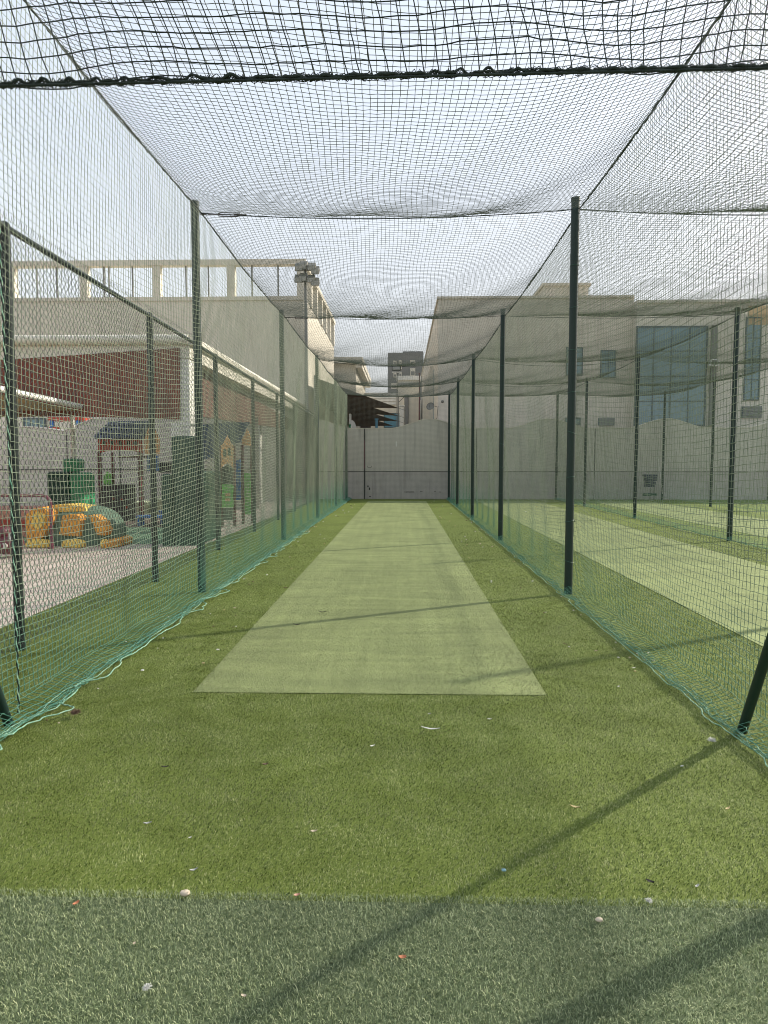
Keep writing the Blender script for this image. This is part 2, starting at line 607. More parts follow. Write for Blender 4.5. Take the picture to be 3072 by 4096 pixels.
def blades(name, x0, x1, y0, y1, dens, h, w, lean, m, keep=None, comb=None, z=0.0, seg=2):
    n = int((x1 - x0) * (y1 - y0) * dens)
    x = rng.uniform(x0, x1, n)
    y = rng.uniform(y0, y1, n)
    if keep is not None:
        k = keep(x, y)
        x, y = x[k], y[k]
        n = len(x)
    clump = np.sin(x * 9 + 3 * np.sin(y * 7)) * np.sin(y * 11 + 2 * np.sin(x * 6))
    an = rng.uniform(0, 2 * np.pi, n)
    if comb is not None:
        an = comb + rng.normal(0, 0.9, n) + 1.2 * clump
    ln = np.clip(rng.normal(lean, 0.25, n) + 0.12 * clump, 0.05, 1.35)      # lean of the tip, radians from vertical
    hh = h * rng.uniform(0.6, 1.25, n)
    ww = w * rng.uniform(0.7, 1.2, n) * np.maximum(1, y / 4.2)
    d = np.stack([np.cos(an), np.sin(an), np.zeros(n)], 1)
    tw = an + np.pi / 2 + rng.normal(0, 0.7, n)
    s = np.stack([np.cos(tw), np.sin(tw), np.zeros(n)], 1) * ww[:, None] / 2
    base = np.stack([x, y, np.full(n, z - 0.001)], 1)
    upv = np.array([0, 0, 1.0])
    mid = base + d * (hh * 0.5 * np.sin(ln * 0.5))[:, None] + upv * (hh * 0.5 * np.cos(ln * 0.5))[:, None]
    tip = mid + d * (hh * 0.5 * np.sin(ln * 1.25))[:, None] + upv * (hh * 0.5 * np.cos(ln * 1.25))[:, None]
    tip[:, 2] = np.maximum(tip[:, 2], z + 0.003)
    V = np.stack([base - s, base + s, mid - s * 0.8, mid + s * 0.8, tip], 1).reshape(-1, 3)
    i = np.arange(n)[:, None] * 5
    q = i + np.array([0, 1, 3, 2])
    t = i + np.array([2, 3, 4])
    return np_mesh(name, V, q, m, smooth=False, tris=t)


gm = island_mat('turf_blades', [(0.045, 0.075, 0.012), (0.12, 0.165, 0.03), (0.23, 0.275, 0.075), (0.52, 0.53, 0.25)])
om = island_mat('old_turf_blades', [(0.10, 0.145, 0.06), (0.21, 0.26, 0.125), (0.31, 0.365, 0.185), (0.50, 0.54, 0.31)])
pm = island_mat('pitch_blades', [(0.16, 0.18, 0.08), (0.235, 0.25, 0.12), (0.35, 0.36, 0.20)], big=(0.9, 1.08))

streak(pm, 1.2, 7.0, 0.90, 1.10)
streak(pm, 9.0, 0.25, 0.93, 1.05)
streak(gm, 0.35, 3.0, 0.90, 1.08)


def off_pitch(x, y):
    j = 0.012 * np.sin(y * 37) + 0.010 * np.sin(x * 53 + y * 11)
    return ~((x > -1.262 + j) & (x < 0.852 + j) & (y > 4.145 + j)) & ~((x > 2.75) & (x < 4.95) & (y > 4.13))


def near_field(x, y):
    f = np.minimum(1, (4.2 / y) ** 2.2) * np.clip((17 - y) / 6, 0, 1)
    return off_pitch(x, y) & (rng.random(len(x)) < f)


def worn(x, y):
    f = np.minimum(1, (5.0 / y) ** 2.2) * np.clip((15 - y) / 7, 0, 1)
    return rng.random(len(x)) < f


tag(blades('old_grass', -3.4, 3.2, 0.75, 2.15, 46000, 0.0155, 0.0021, 0.8, om, z=0.006), 'greyish green upright artificial grass blades in the foreground strip', 'grass', kind='stuff')
tag(blades('near_grass', -3.4, 6.0, 2.10, 17.0, 26000, 0.014, 0.0021, 1.0, gm, near_field, comb=0.4), 'bright green combed artificial grass around the pale pitch', 'grass', kind='stuff')
tag(blades('pitch_pile', -1.28, 0.87, 4.13, 15.0, 14000, 0.007, 0.0026, 1.0, pm, worn, z=0.005), 'short pale worn pile on the near end of the pitch', 'grass', kind='stuff')


# ------------------------------------------------------------------ posts
def panel_t(y):
    i = np.clip(np.searchsorted(ROWS, y, side='right') - 1, 0, len(ROWS) - 2)
    return i, (y - ROWS[i]) / (ROWS[i + 1] - ROWS[i])


def post(x, y, label, group, h=4.13, r=0.043, ties=True):
    t = thing('net_post', (x, y, 0), label, 'post', group)
    MB().tube([(x, y, -0.05), (x, y, h)], r, 20).build('pole', M['post'], t, True)
    MB().tube([(x, y, h - 0.03), (x, y, h + 0.006), (x, y, h + 0.012)], [r + 0.004, r + 0.004, r * 0.6], 20).build('cap', M['post'], t, True)
    if ties:
        z = 0.35
        k = 0
        while z < h - 0.2:
            a = random.uniform(-0.02, 0.02)
            pts = [(x + math.cos(q) * (r + 0.003), y + math.sin(q) * (r + 0.003), z + a * math.cos(q)) for q in np.linspace(0, 2 * math.pi, 13)]
            pts.append((x + (0.06 if x > 0 else -0.02), y + 0.01, z + random.uniform(-0.02, 0.02)))
            MB().tube(pts, 0.003, 5).build('tie', M['tie'], t, True)
            z += random.uniform(0.40, 0.52)
            k += 1
    return t


RN = ['first full', 'second', 'third', 'fourth', 'last']
for i, y in enumerate(ROWS):
    if i == 0:
        post(XL - 0.04, y, 'near left dark green post just outside the picture beside the camera', 'posts of the left net', ties=False)
        post(XR + 0.0, y, 'near right dark green post just outside the picture beside the camera', 'posts of the right net', ties=False)
        continue
    w = ['nearest', 'second nearest', 'third', 'fourth', 'farthest'][i - 1]
    post(XL - 0.045, y, f'{w} tall dark green post behind the left side net', 'posts of the left net', ties=(i <= 2))
    post(XR, y, f'{w} tall dark green post standing in front of the right side net', 'posts of the right net', ties=(i <= 3))
    post(X3, y, f'{w} green post of the net line beyond the neighbouring pitch', 'posts of the second net line', ties=(i == 2))
    if i >= 3:
        post(X4, y, f'{w} thin green post of the third net line to the right', 'posts of the third net line', ties=False)
    if i >= 4:
        post(X5, y, f'{w} green post at the far right edge before the wavy wall', 'posts of the outermost net line', ties=False)


def brace(x, label):
    t = thing('brace_pole', (x, 3.58, 0), label, 'post', 'slanting braces of the front posts')
    MB().tube([(x, 3.60, -0.03), (x, 2.46, 2.46)], 0.025, 16).build('pole', M['post'], t, True)
    MB().tube([(x, 2.50, 2.36), (x, 2.44, 2.50)], 0.031, 16).build('clamp', M['steel'], t, True)


brace(XR - 0.01, 'slanting dark green pole rising from the turf by the right net')
brace(XL + 0.03, 'slanting dark green pole whose foot shows at the left net')

# ------------------------------------------------------------------ nets
PITCH = 0.045


def rope_z(y, sag=0.05):
    i, t = panel_t(y)
    return TOP - 0.01 - sag * 4 * t * (1 - t)


def side_net(X0, out, y0, y1, label, r=0.0017, n=3, cell=PITCH, fold=True, seam=None, far=False):
    t = thing('side_net', (X0, y0, 0), label, 'net', 'side nets of the practice lanes')
    H = TOP
    ys = np.arange(y0, y1 + 1e-6, cell)
    ext = 0.30 if fold else 0.0
    ss = np.arange(0, H + ext, cell)
    Y, S = np.meshgrid(ys, ss, indexing='ij')
    i, tt = panel_t(Y)
    arch = 4 * tt * (1 - tt)
    amp = np.array([0.9, 1.0, 1.15, 0.85, 0.8])[i]
    v = np.clip(S / H, 0, 1)
    zt = rope_z(Y)
    Z = zt * (1 - v) - 0.17 * amp * arch * np.sin(np.pi * v) ** 0.8
    wob = 0.02 * np.sin(Y * 2.3 + 4 * v) * np.sin(np.pi * v) + 0.012 * np.sin(Y * 6.1 + 9 * v) * v
    X = X0 + out * (0.07 * amp * arch * np.sin(np.pi * v)) + wob
    Yo = Y + 0.012 * np.sin(Z * 3 + Y * 1.7)
    # bunched hem lying on the grass
    q = S - H
    over = q > -0.10
    qq = np.clip(q + 0.10, 0, 1)
    hem = 0.012 * np.sin(Y * 5.3) + 0.012 * np.sin(Y * 13.1 + 2)
    inn = -out * (0.26 * np.sin(np.clip(qq / 0.40, 0, 1) * np.pi * 0.9) * (0.60 + 3.0 * hem))
    X = np.where(over, X + inn + rng.normal(0, 0.006, X.shape), X)
    Z = np.where(over, np.maximum(0.10 - 0.28 * qq, 0.022 + 0.018 * rng.random(X.shape)), np.maximum(Z, 0.02))
    G = np.stack([X, Yo, Z], -1)
    net('mesh', G, r, n, (1, 0.02, 0.03), M['twine'], t)
    # head rope
    ry = np.arange(y0, y1 + 0.01, 0.03)
    k = len(ry)
    P = np.stack([np.full(k, X0) + rng.normal(0, 0.002, k), ry, rope_z(ry) + rng.normal(0, 0.0025, k)], -1)[None]
    rr = 0.006 + 0.003 * rng.random(k) + 0.003 * (np.sin(ry * 31) > 0.8)
    v1, q1 = strands(P, rr[None], 6, (0, 0, 1))
    np_mesh('head_rope', v1, q1, M['dark_rope'], t)
    return t


ln = side_net(XL + 0.01, -1, 2.30, 26.90, 'long pale green side net between the pitch and the chain link fence', n=4, r=0.0019)
rn = side_net(XR + 0.055, 1, 2.30, 26.90, 'long green side net at the right of the pitch, tied behind the posts', n=4)
side_net(X3 + 0.05, 1, 7.44, 26.90, 'second green side net, beyond the neighbouring pitch on the right', fold=True)
side_net(X4 + 0.05, 1, 15.0, 26.90, 'third side net in the distance on the right, before the last lane', fold=False)


def ground_rope(parent, X0, inw, y0, y1, amp, name, r=0.008):
    ys = np.arange(y0, y1, 0.02)
    k = len(ys)
    ph = np.cumsum(rng.normal(0, 0.25, k))
    a = amp * (0.55 + 0.45 * np.sin(ys * 1.9 + 1))
    x = X0 + inw * (0.10 + a * np.sin(ys * 9 + 0.6 * ph) + 0.4 * a * np.sin(ys * 21 + ph))
    y = ys + 0.5 * a * np.sin(ys * 14)
    z = 0.030 + 0.006 * rng.random(k)
    P = np.stack([x, y, z], -1)[None]
    v1, q1 = strands(P, r, 6, (0, 0, 1))
    return np_mesh(name, v1, q1, M['teal_rope'], parent)


ground_rope(ln, XL + 0.10, 1, 2.4, 14.0, 0.075, 'ground_rope', 0.0042)
ground_rope(ln, XL + 0.06, 1, 2.4, 26.6, 0.03, 'hem_rope', 0.003)
ground_rope(ln, XL + 0.02, 1, 2.4, 26.6, 0.02, 'hem_rope', 0.003)
ground_rope(rn, XR - 0.02, -1, 2.4, 26.6, 0.02, 'hem_rope', 0.003)
ground_rope(rn, XR + 0.02, -1, 2.4, 26.6, 0.02, 'hem_rope', 0.003)

# thick lacing where two lengths of the left net are joined
zz = np.arange(0.02, 3.9, 0.012)
k = len(zz)
for ph, rr_ in ((0, 0.0028), (2.1, 0.003)):
    P = np.stack([np.full(k, XL + 0.02) + 0.004 * np.sin(zz * 70 + ph), 3.70 + 0.012 * np.sin(zz * 1.8) + 0.005 * np.cos(zz * 70 + ph), zz], -1)[None]
    v1, q1 = strands(P, rr_ + 0.0006 * rng.random((1, k)), 6, (0, 1, 0))
    np_mesh('lacing', v1, q1, M['teal_rope'] if ph == 0 else M['dark_rope'], ln)

CSAG = np.array([0.03, 0.075, 0.05, 0.18, 0.17, 0.08])


def roof_net(Xa, Xb, y0, y1, label, slack, r=0.0021, n=3, csag=CSAG, seed=0):
    t = thing('roof_net', ((Xa + Xb) / 2, y0, TOP), label, 'net', 'roof nets of the practice lanes')
    ys = np.arange(y0, y1 + 1e-6, PITCH * 0.97)
    xs = np.linspace(Xa, Xb, int((Xb - Xa) / PITCH))
    Y, X = np.meshgrid(ys, xs, indexing='ij')
    u = (X - Xa) / (Xb - Xa)
    i, tt = panel_t(Y)
    ed = 4 * u * (1 - u)
    cs = csag[i] * (1 - tt) + csag[np.minimum(i + 1, 5)] * tt
    arch = 4 * tt * (1 - tt)
    S = slack[i] * (np.sin(np.pi * u) ** 0.55) * (1 + 0.05 * np.sin(X * 1.7 + seed + i))
    Z = TOP - 0.02 - 0.05 * arch * (1 - ed) - cs * ed - S * arch + 0.01 * np.sin(X * 5 + Y * 3)
    # meshes are not laid square: slight skew that changes across the sheet
    Xo = X + 0.05 * np.sin(Y * 0.55 + seed) * ed + 0.03 * np.sin(Y * 1.9 + X) * ed
    Yo = Y + 0.20 * (u - 0.5) * ed * np.cos(Y * 0.35 + seed) + 0.07 * np.sin(X * 1.1) * ed
    Yo = np.where(Y >= y1 - 0.3, np.minimum(Yo, y1), Yo)
    G = np.stack([Xo, Yo, Z], -1)
    net('mesh', G, r, n, (0.02, 0.03, 1), M['roof_twine'], t)
    return t


SL = np.array([0.39, 0.275, 0.205, 0.165, 0.135])
roof_net(XL + 0.01, XR + 0.05, 2.44, 26.88, 'sagging dark net roof stretched right over the pitch', SL, n=4)
roof_net(XR + 0.065, X3 + 0.04, 2.44, 26.88, 'sagging net roof over the neighbouring lane on the right', SL * 1.05, csag=CSAG * np.array([1, 1, 0.7, 0.6, 0.6, 0.8]), seed=2)
roof_net(X3 + 0.06, X4 + 0.04, 12.65, 26.88, 'distant sagging net roof over the lane beyond the second net line', SL * 1.05, csag=CSAG * 0.8, seed=4)


# support cables under the roof nets, with a turnbuckle at one end
def cable(i, Xa, Xb, label, turn):
    y = ROWS[i]
    t = thing('support_cable', ((Xa + Xb) / 2, y, TOP), label, 'cable', 'wire cables carrying the net roofs')
    n = 40
    pts = []
    for k in range(n + 1):
        u = k / n
        pts.append((Xa + (Xb - Xa) * u, y, TOP - 0.03 - CSAG[i] * 4 * u * (1 - u)))
    MB().tube(pts, 0.005 if i < 3 else 0.006, 6).build('wire_rope', M['dark_rope'], t, True)
    if turn:
        x = Xa + 0.20
        z = TOP - 0.03 - CSAG[i] * 4 * 0.06
        b = MB()
        for s in (-1, 1):
            b.tube([(x, y, z + s * 0.012), (x + 0.03, y, z + s * 0.018), (x + 0.20, y, z + s * 0.018 - 0.004), (x + 0.23, y, z + s * 0.012)], 0.006, 8)
        b.tube([(x - 0.07, y, z + 0.004), (x + 0.05, y, z)], 0.006, 8).tube([(x + 0.17, y, z), (x + 0.30, y, z - 0.006)], 0.006, 8)
        b.build('turnbuckle', M['steel'], t, True)
        c = MB()
        for q in range(4):
            cx = Xa + 0.03 + q * 0.028
            pts = [(cx + 0.018 * math.cos(a), y + (0.008 * math.sin(a) if q % 2 else 0), z + (0.008 * math.sin(a) if q % 2 == 0 else 0) + 0.004) for a in np.linspace(0, 2 * math.pi, 11)]
            c.tube(pts, 0.0035, 5)
        c.build('chain', M['steel'], t, True)
    return t


W = ['front', 'nearest', 'second', 'third', 'fourth', 'farthest']
for i in range(1, 6):
    cable(i, XL, XR, f'{W[i]} wire cable across the pitch' + (', with a turnbuckle by the left post' if i == 1 else ' under the roof net'), i <= 2)
    cable(i, XR, X3, f'{W[i]} wire cable across the neighbouring lane on the right', False)

# end nets
for (xa, xb, lab) in ((XL, XR, 'fine square net closing the far end of the pitch, before the grey wall'),
                      (XR + 0.08, X3 + 0.04, 'end net of the neighbouring lane before the wavy grey wall'),
                      (X3 + 0.08, X4 + 0.04, 'end net of the lane beyond the second net line')):
    t = thing('end_net', ((xa + xb) / 2, 26.86, 0), lab, 'net', 'end nets of the lanes')
    xs = np.linspace(xa, xb, int((xb - xa) / 0.047))
    zs = np.arange(0.0, 3.97, 0.047)
    X, Z = np.meshgrid(xs, zs, indexing='ij')
    u = (X - xa) / (xb - xa)
    Y = 26.88 - 0.16 * np.sin(np.pi * u) * np.sin(np.pi * Z / 3.97) + 0.02 * np.sin(X * 4)
    Zo = Z - 0.08 * 4 * u * (1 - u) * (Z / 3.97)
    net('mesh', np.stack([X, Y, np.maximum(Zo, 0.02)], -1), 0.0016, 3, (0.02, 1, 0.03), M['roof_twine'], t)

# raised front curtain: coarse net gathered onto a rope above the camera
t = thing('front_curtain_net', (0, 2.40, 2.6), 'dark coarse net gathered on a lumpy rope above the lane entrance', 'net')
xs = np.arange(XL + 0.05, XR - 0.02, 0.050)
zs = np.arange(0, 1.42, 0.049)
X, Zs = np.meshgrid(xs, zs, indexing='ij')
skew = 0.55 * np.cos((X + 0.9) * 0.9)
Xo = X - skew * (Zs) * 0.55 + 0.02 * np.sin(Zs * 9 + X * 6) * np.minimum(Zs * 3, 1) + 0.012 * np.sin(X * 21)
Zo = 2.684 + 0.008 * X + Zs + 0.01 * np.sin(X * 7)
Yo = 2.40 + 0.05 * np.sin(X * 2.2) * Zs + 0.02 * np.sin(X * 9 + Zs * 7)
G = np.stack([np.clip(Xo, XL, XR), Yo, Zo], -1)
net('mesh', G, 0.0021, 5, (0.02, 1, 0.03), M['dark_rope'], t)
rx = np.arange(XL, XR, 0.006)
k = len(rx)
P = np.stack([rx, np.full(k, 2.385), 2.670 + 0.008 * rx + 0.0008 * rng.random(k)], -1)[None]
v1, q1 = strands(P, 0.0040 + 0.001 * rng.random((1, k)), 8, (0, 1, 0))
np_mesh('hem_cable', v1, q1, M['dark_rope'], t)
gate = 0.5 + 0.5 * np.sin(rx * 4.1 + 1.5 * np.sin(rx * 2.3))
lift = np.maximum(0, np.sin(rx * 62 + 3 * np.sin(rx * 5))) * 0.014 * gate ** 2 + 0.002 * np.sin(rx * 140)
P = np.stack([rx, 2.388 + 0.006 * np.cos(rx * 60), 2.679 + 0.008 * rx + lift], -1)[None]
v1, q1 = strands(P, 0.0030 + 0.003 * rng.random((1, k)) + 0.0015 * (1 - gate), 7, (0, 1, 0))
np_mesh('lacing_rope', v1, q1, M['dark_rope'], t)
# gathered twine bunched along the rope
segs = []
for j in range(900):
    x0 = random.uniform(XL + 0.02, XR - 0.04)
    g = 0.5 + 0.5 * math.sin(x0 * 4.1 + 1.5 * math.sin(x0 * 2.3))
    L = random.uniform(0.02, 0.06)
    zc = 2.676 + 0.008 * x0
    a = random.uniform(-0.012, 0.010 + 0.006 * (1 - g))
    segs.append([(x0, 2.39, zc + a), (x0 + L * 0.3, 2.40, zc + random.uniform(-0.010, 0.016)), (x0 + L * 0.7, 2.385, zc + random.uniform(-0.012, 0.018)), (x0 + L, 2.39, zc + random.uniform(-0.004, 0.008))])
v1, q1 = strands(np.array(segs), 0.0016, 4, (0, 1, 0))
np_mesh('gathered_twine', v1, q1, M['dark_rope'], t)

# ------------------------------------------------------------------ chain link fence
FX, FH = -2.95, 3.10
def fx(y): return -2.775 - 0.0185 * y
t = thing('chain_link_fence', (FX, 2.0, 0), 'dark green chain link fence with round posts and top rail beyond the left net', 'fence')
w = 0.035
ny = int((26.4 - 2.0) / w)
nz = int((FH + 0.05 - 0.04) / w)
J = np.arange(nz)
I = np.arange(ny)
Ig, Jg = np.meshgrid(I, J, indexing='ij')
odd = (Jg + Ig) % 2
Yc = 2.0 + (Ig + odd) * w + 0.004 * np.sin(Jg * 0.7 + Ig * 0.3)
Zc = 0.04 + Jg * w
Xc = fx(Yc) + 0.032 + np.where(odd == 1, 0.004, -0.004) + 0.012 * np.sin(Yc * 1.1) * np.sin(Zc)
v1, q1 = strands(np.stack([Xc, Yc, Zc], -1), 0.0023, 3, (1, 0.02, 0.03))
# twisted barbs on the top edge
kb = []
for i in range(ny):
    y = 2.0 + (i + 0.5) * w
    z = FH + 0.035
    kb.append([(fx(y) + 0.03, y - 0.012, z), (fx(y) + 0.034, y, z + 0.03), (fx(y) + 0.028, y + 0.006, z + 0.05 + random.uniform(0, 0.01))])
v2, q2 = strands(np.array(kb), 0.0018, 3, (1, 0.02, 0.03))
np_mesh('wire_mesh', np.concatenate([v1, v2]), np.concatenate([q1, q2 + len(v1)]), M['wire'], t)
MB().tube([(fx(2.0), 2.0, FH), (fx(26.4), 26.4, FH)], 0.024, 12).build('top_rail', M['fence_post'], t, True)
for y in [2.02] + [5.06 + 3.02 * k for k in range(8)]:
    MB().tube([(fx(y), y, -0.02), (fx(y), y, FH + 0.02), (fx(y), y, FH + 0.035)], [0.036, 0.036, 0.02], 16).build('post', M['fence_post'], t, True)
for z in (1.1, 2.1):
    MB().tube([(fx(2.0) + 0.03, 2.0, z), (fx(26.4) + 0.03, 26.4, z)], 0.0017, 4).build('tension_wire', M['wire'], t, True)


# ------------------------------------------------------------------ boundary wall with a wavy top
def wave(x):
    """height of the wall top at x"""
    ph = ((x - 1.05) / 4.55) % 1.0
    ph = ph - 1 if ph > 0.5 else ph
    c = min(abs(ph) / 0.35, 1.0)
    return 2.74 + 0.36 * 0.5 * (1 + math.cos(math.pi * c))


t = thing('boundary_wall', (0, YW, 0), 'grey rendered boundary wall with a wavy top behind the end nets', 'wall')
xs = [x * 0.1 for x in range(-34, 192)]
b = MB()
n = len(xs)
vs, fs = [], []
for x in xs:
    vs += [(x, YW, 1.085), (x, YW, wave(x)), (x, YW + 0.2, wave(x)), (x, YW + 0.2, 1.085)]
for i in range(n - 1):
    for k in range(4):
        j = (k + 1) % 4
        fs.append((i * 4 + k, i * 4 + j, i * 4 + 4 + j, i * 4 + 4 + k))
fs += [(0, 1, 2, 3), ((n - 1) * 4 + 3, (n - 1) * 4 + 2, (n - 1) * 4 + 1, (n - 1) * 4)]
b.add(vs, fs).build('upper_wall', M['wall'], t)
MB().box((xs[0], YW - 0.004, -0.02), (xs[-1], YW + 0.2, 1.055)).build('lower_wall', M['wall_low'], t)
MB().box((xs[0], YW + 0.018, 1.055), (xs[-1], YW + 0.19, 1.085)).build('joint', M['groove'], t)
cp = MB()
vs, fs = [], []
for x in xs:
    z = wave(x)
    vs += [(x, YW - 0.012, z - 0.004), (x, YW - 0.012, z + 0.025), (x, YW + 0.212, z + 0.025), (x, YW + 0.212, z - 0.004)]
for i in range(n - 1):
    for k in range(4):
        j = (k + 1) % 4
        fs.append((i * 4 + k, i * 4 + j, i * 4 + 4 + j, i * 4 + 4 + k))
cp.add(vs, fs).build('coping', M['cream2'], t)
MB().box((-1.505, YW - 0.03, 0), (-1.465, YW - 0.005, 2.74)).build('joint_strip', M['groove'], t)
MB().tube([(-1.485, YW - 0.04, 1.2), (-1.485, YW - 0.04, 2.3)], 0.009, 8).build('conduit', M['rail'], t)
for xx in (2.85, 7.4, 11.9):
    MB().box((xx, YW - 0.01, 0), (xx + 0.025, YW - 0.003, 2.74)).build('joint_strip', M['groove'], t)
# chips in the plaster near the ground
b = MB()
for (px, py, w_, h_) in ((1640, 1968, 34, 3), (1620, 1968, 6, 2), (1685, 1967, 10, 2), (1740, 1967, 6, 2), (1760, 1968, 10, 2), (1478, 1955, 5, 10), (1472, 1945, 5, 6), (1480, 1986, 6, 4)):
    p = at(px, py, YW)
    s = YW / F_PX
    b.box((p.x - w_ * s / 2, YW - 0.007, p.z - h_ * s / 2), (p.x + w_ * s / 2, YW - 0.0045, p.z + h_ * s / 2))
b.build('plaster_chips', M['groove'], t)
# small bracket outline on the wall
p = at(1478, 1870, YW)
MB().tube([(p.x - 0.08, YW - 0.01, p.z + 0.07), (p.x - 0.07, YW - 0.02, p.z), (p.x + 0.07, YW - 0.02, p.z), (p.x + 0.08, YW - 0.01, p.z + 0.07)], 0.006, 6).build('hook', M['groove'], t)

p = at(1585, 1777, 26.78)
o = MB().prism([(p.x - 0.02, 26.72, p.z + 0.10), (p.x + 0.02, 26.72, p.z + 0.11), (p.x + 0.025, 26.72, p.z + 0.0), (p.x + 0.01, 26.72, p.z - 0.10), (p.x - 0.005, 26.72, p.z - 0.09), (p.x - 0.02, 26.72, p.z)], (0, 0.006, 0)).build('paper_scrap', M['white'])
tag(o, 'small white scrap caught in the end net in front of the grey wall', 'scrap')


def window(parent, px0, py0, px1, py1, Y, m='glass', nx=0, nz=0, frame=0.05, name='window'):
    a, c = at(px0, py1, Y), at(px1, py0, Y)
    x0, x1, z0, z1 = a.x, c.x, a.z, c.z
    f = MB()
    f.box((x0, Y - 0.03, z0), (x0 + frame, Y + 0.05, z1)).box((x1 - frame, Y - 0.03, z0), (x1, Y + 0.05, z1))
    f.box((x0 + frame, Y - 0.03, z0), (x1 - frame, Y + 0.05, z0 + frame)).box((x0 + frame, Y - 0.03, z1 - frame), (x1 - frame, Y + 0.05, z1))
    for k in range(1, nx + 1):
        x = x0 + (x1 - x0) * k / (nx + 1)
        f.box((x - frame / 3, Y - 0.025, z0 + frame), (x + frame / 3, Y + 0.04, z1 - frame))
    for k in range(1, nz + 1):
        z = z0 + (z1 - z0) * k / (nz + 1)
        f.box((x0 + frame, Y - 0.02, z - frame / 3), (x1 - frame, Y + 0.035, z + frame / 3))
    fo = f.build(name, M['frame'], parent)
    MB().box((x0 + frame * 0.8, Y - 0.008, z0 + frame * 0.8), (x1 - frame * 0.8, Y + 0.03, z1 - frame * 0.8)).build('pane', M[m], fo)
    return fo


def louvre(parent, px0, py0, px1, py1, Y):
    a, c = at(px0, py1, Y), at(px1, py0, Y)
    f = MB().box((a.x, Y - 0.04, a.z), (c.x, Y + 0.02, c.z)).build('louvre', M['frame'], parent)
    s = MB()
    n = 9
    for k in range(n):
        z = a.z + (c.z - a.z) * (k + 0.5) / n
        s.prism([(a.x + 0.04, Y - 0.06, z - 0.02), (a.x + 0.04, Y - 0.042, z + 0.03), (a.x + 0.04, Y - 0.042, z + 0.015)], (c.x - a.x - 0.08, 0, 0))
    s.build('slats', M['louvre'], f)


# ------------------------------------------------------------------ right building behind the wall
YB = 31.0
t = thing('school_building', (10, YB, 0), 'large beige flat roofed building with teal glazing behind the wavy wall on the right', 'building')
tl = at(1754, 1196, YB)
tr = at(2536, 1196, YB)
ZB = tl.z
# main block; its side runs away along the lane
MB().box((tl.x, YB, -0.02), (tr.x, 58, ZB)).build('main_block', M['beige'], t)
MB().box((tl.x - 0.06, YB - 0.06, ZB), (tr.x - 0.002, 58.05, ZB + 0.10)).build('parapet', M['beige'], t)
ze = at(2600, 1212, YB - 0.4).z
MB().box((tr.x, YB - 0.4, -0.02), (30, 60, ze)).build('east_block', M['cream2'], t)
MB().box((tr.x + 0.0, YB - 0.46, ze), (30.05, 60.05, ze + 0.12)).build('parapet', M['cream2'], t)
a, c = at(2175, 1196, YB + 3), at(2355, 1143, YB + 3)
MB().box((a.x, YB + 3, ZB), (c.x, YB + 7, c.z)).build('rooftop_room', M['beige'], t)
MB().box((a.x - 0.1, YB + 2.9, c.z), (c.x + 0.1, YB + 7.1, c.z + 0.12)).build('room_roof', M['beige'], t)
f = window(t, 2535, 1303, 2832, 1705, YB - 0.41, nx=3, nz=3, frame=0.07, name='curtain_wall')
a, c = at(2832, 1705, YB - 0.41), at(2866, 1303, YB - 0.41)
MB().box((a.x, YB - 0.55, a.z), (c.x, YB - 0.405, c.z)).build('glazing_shade_strip', M['louvre'], t)  # grey strip stands for the shade on the right side of the glazing
window(t, 2262, 1388, 2332, 1503, YB, nx=1)
window(t, 2400, 1400, 2465, 1512, YB, nx=1, nz=1)
window(t, 2258, 1670, 2322, 1700, YB, nx=1)
louvre(t, 2392, 1672, 2458, 1702, YB)
window(t, 2972, 1268, 3048, 1602, YB - 0.41, nx=1, nz=3)
louvre(t, 2965, 1625, 3046, 1672, YB - 0.41)
a, c = at(2990, 1300, YB - 0.41), at(3120, 1222, YB - 0.41)
MB().box((a.x, YB - 0.42, a.z), (c.x, YB - 0.403, c.z)).build('ochre_band', M['orange'], t).data.materials[0] = mat('ochre', (0.52, 0.38, 0.22), 0.8)
# vertical fins on the long side wall
for k in range(11):
    y = 36 + k * 1.9
    MB().box((tl.x - 0.16, y, 3.2), (tl.x - 0.003, y + 0.2, ZB - 2.2)).build('fin', M['cream2'], t)
b = MB()
for k in range(12):
    y = 34.4 + k * 1.9
    b.box((tl.x - 0.02, y + 0.4, 3.4), (tl.x - 0.004, y + 1.4, ZB - 2.5))
b.build('side_windows', M['glass'], t)
# air conditioner on a bracket
t = thing('air_conditioner', at(2860, 1455, YB - 0.5), 'small white wall unit beside the tall teal glazing', 'air conditioner')
a, c = at(2826, 1468, YB - 0.45), at(2862, 1442, YB - 0.45)
MB().cbox((a.x, YB - 0.85, a.z), (c.x, YB - 0.56, c.z), 0.03).build('housing', M['white'], t)
MB().box((a.x + 0.05, YB - 0.86, a.z + 0.04), (a.x + 0.25, YB - 0.851, c.z - 0.04)).build('grille', M['louvre'], t)

# satellite dish and its small neighbour on the wall end
t = thing('satellite_dish', (tl.x, YB - 0.5, 4.3), 'round grey satellite dish on a bent bracket on the cream wall', 'satellite dish')
p = at(1722, 1626, 29.6)
vs, fs = [], []
R0, nr, na = 0.165, 5, 24
ax = Vector((-0.35, -0.85, 0.42)).normalized()
e1 = ax.cross(Vector((0, 0, 1))).normalized()
e2 = e1.cross(ax)
for s_, off in ((1, 0), (1, -0.008)):
    for i in range(nr + 1):
        rr_ = R0 * i / nr
        for k in range(na):
            an = 2 * math.pi * k / na
            vs.append(p + ax * (off + 1.2 * rr_ * rr_) + (e1 * math.cos(an) + e2 * math.sin(an)) * rr_)
for h_ in range(2):
    o_ = h_ * (nr + 1) * na
    for i in range(nr):
        for k in range(na):
            j = (k + 1) % na
            fs.append((o_ + i * na + k, o_ + i * na + j, o_ + (i + 1) * na + j, o_ + (i + 1) * na + k))
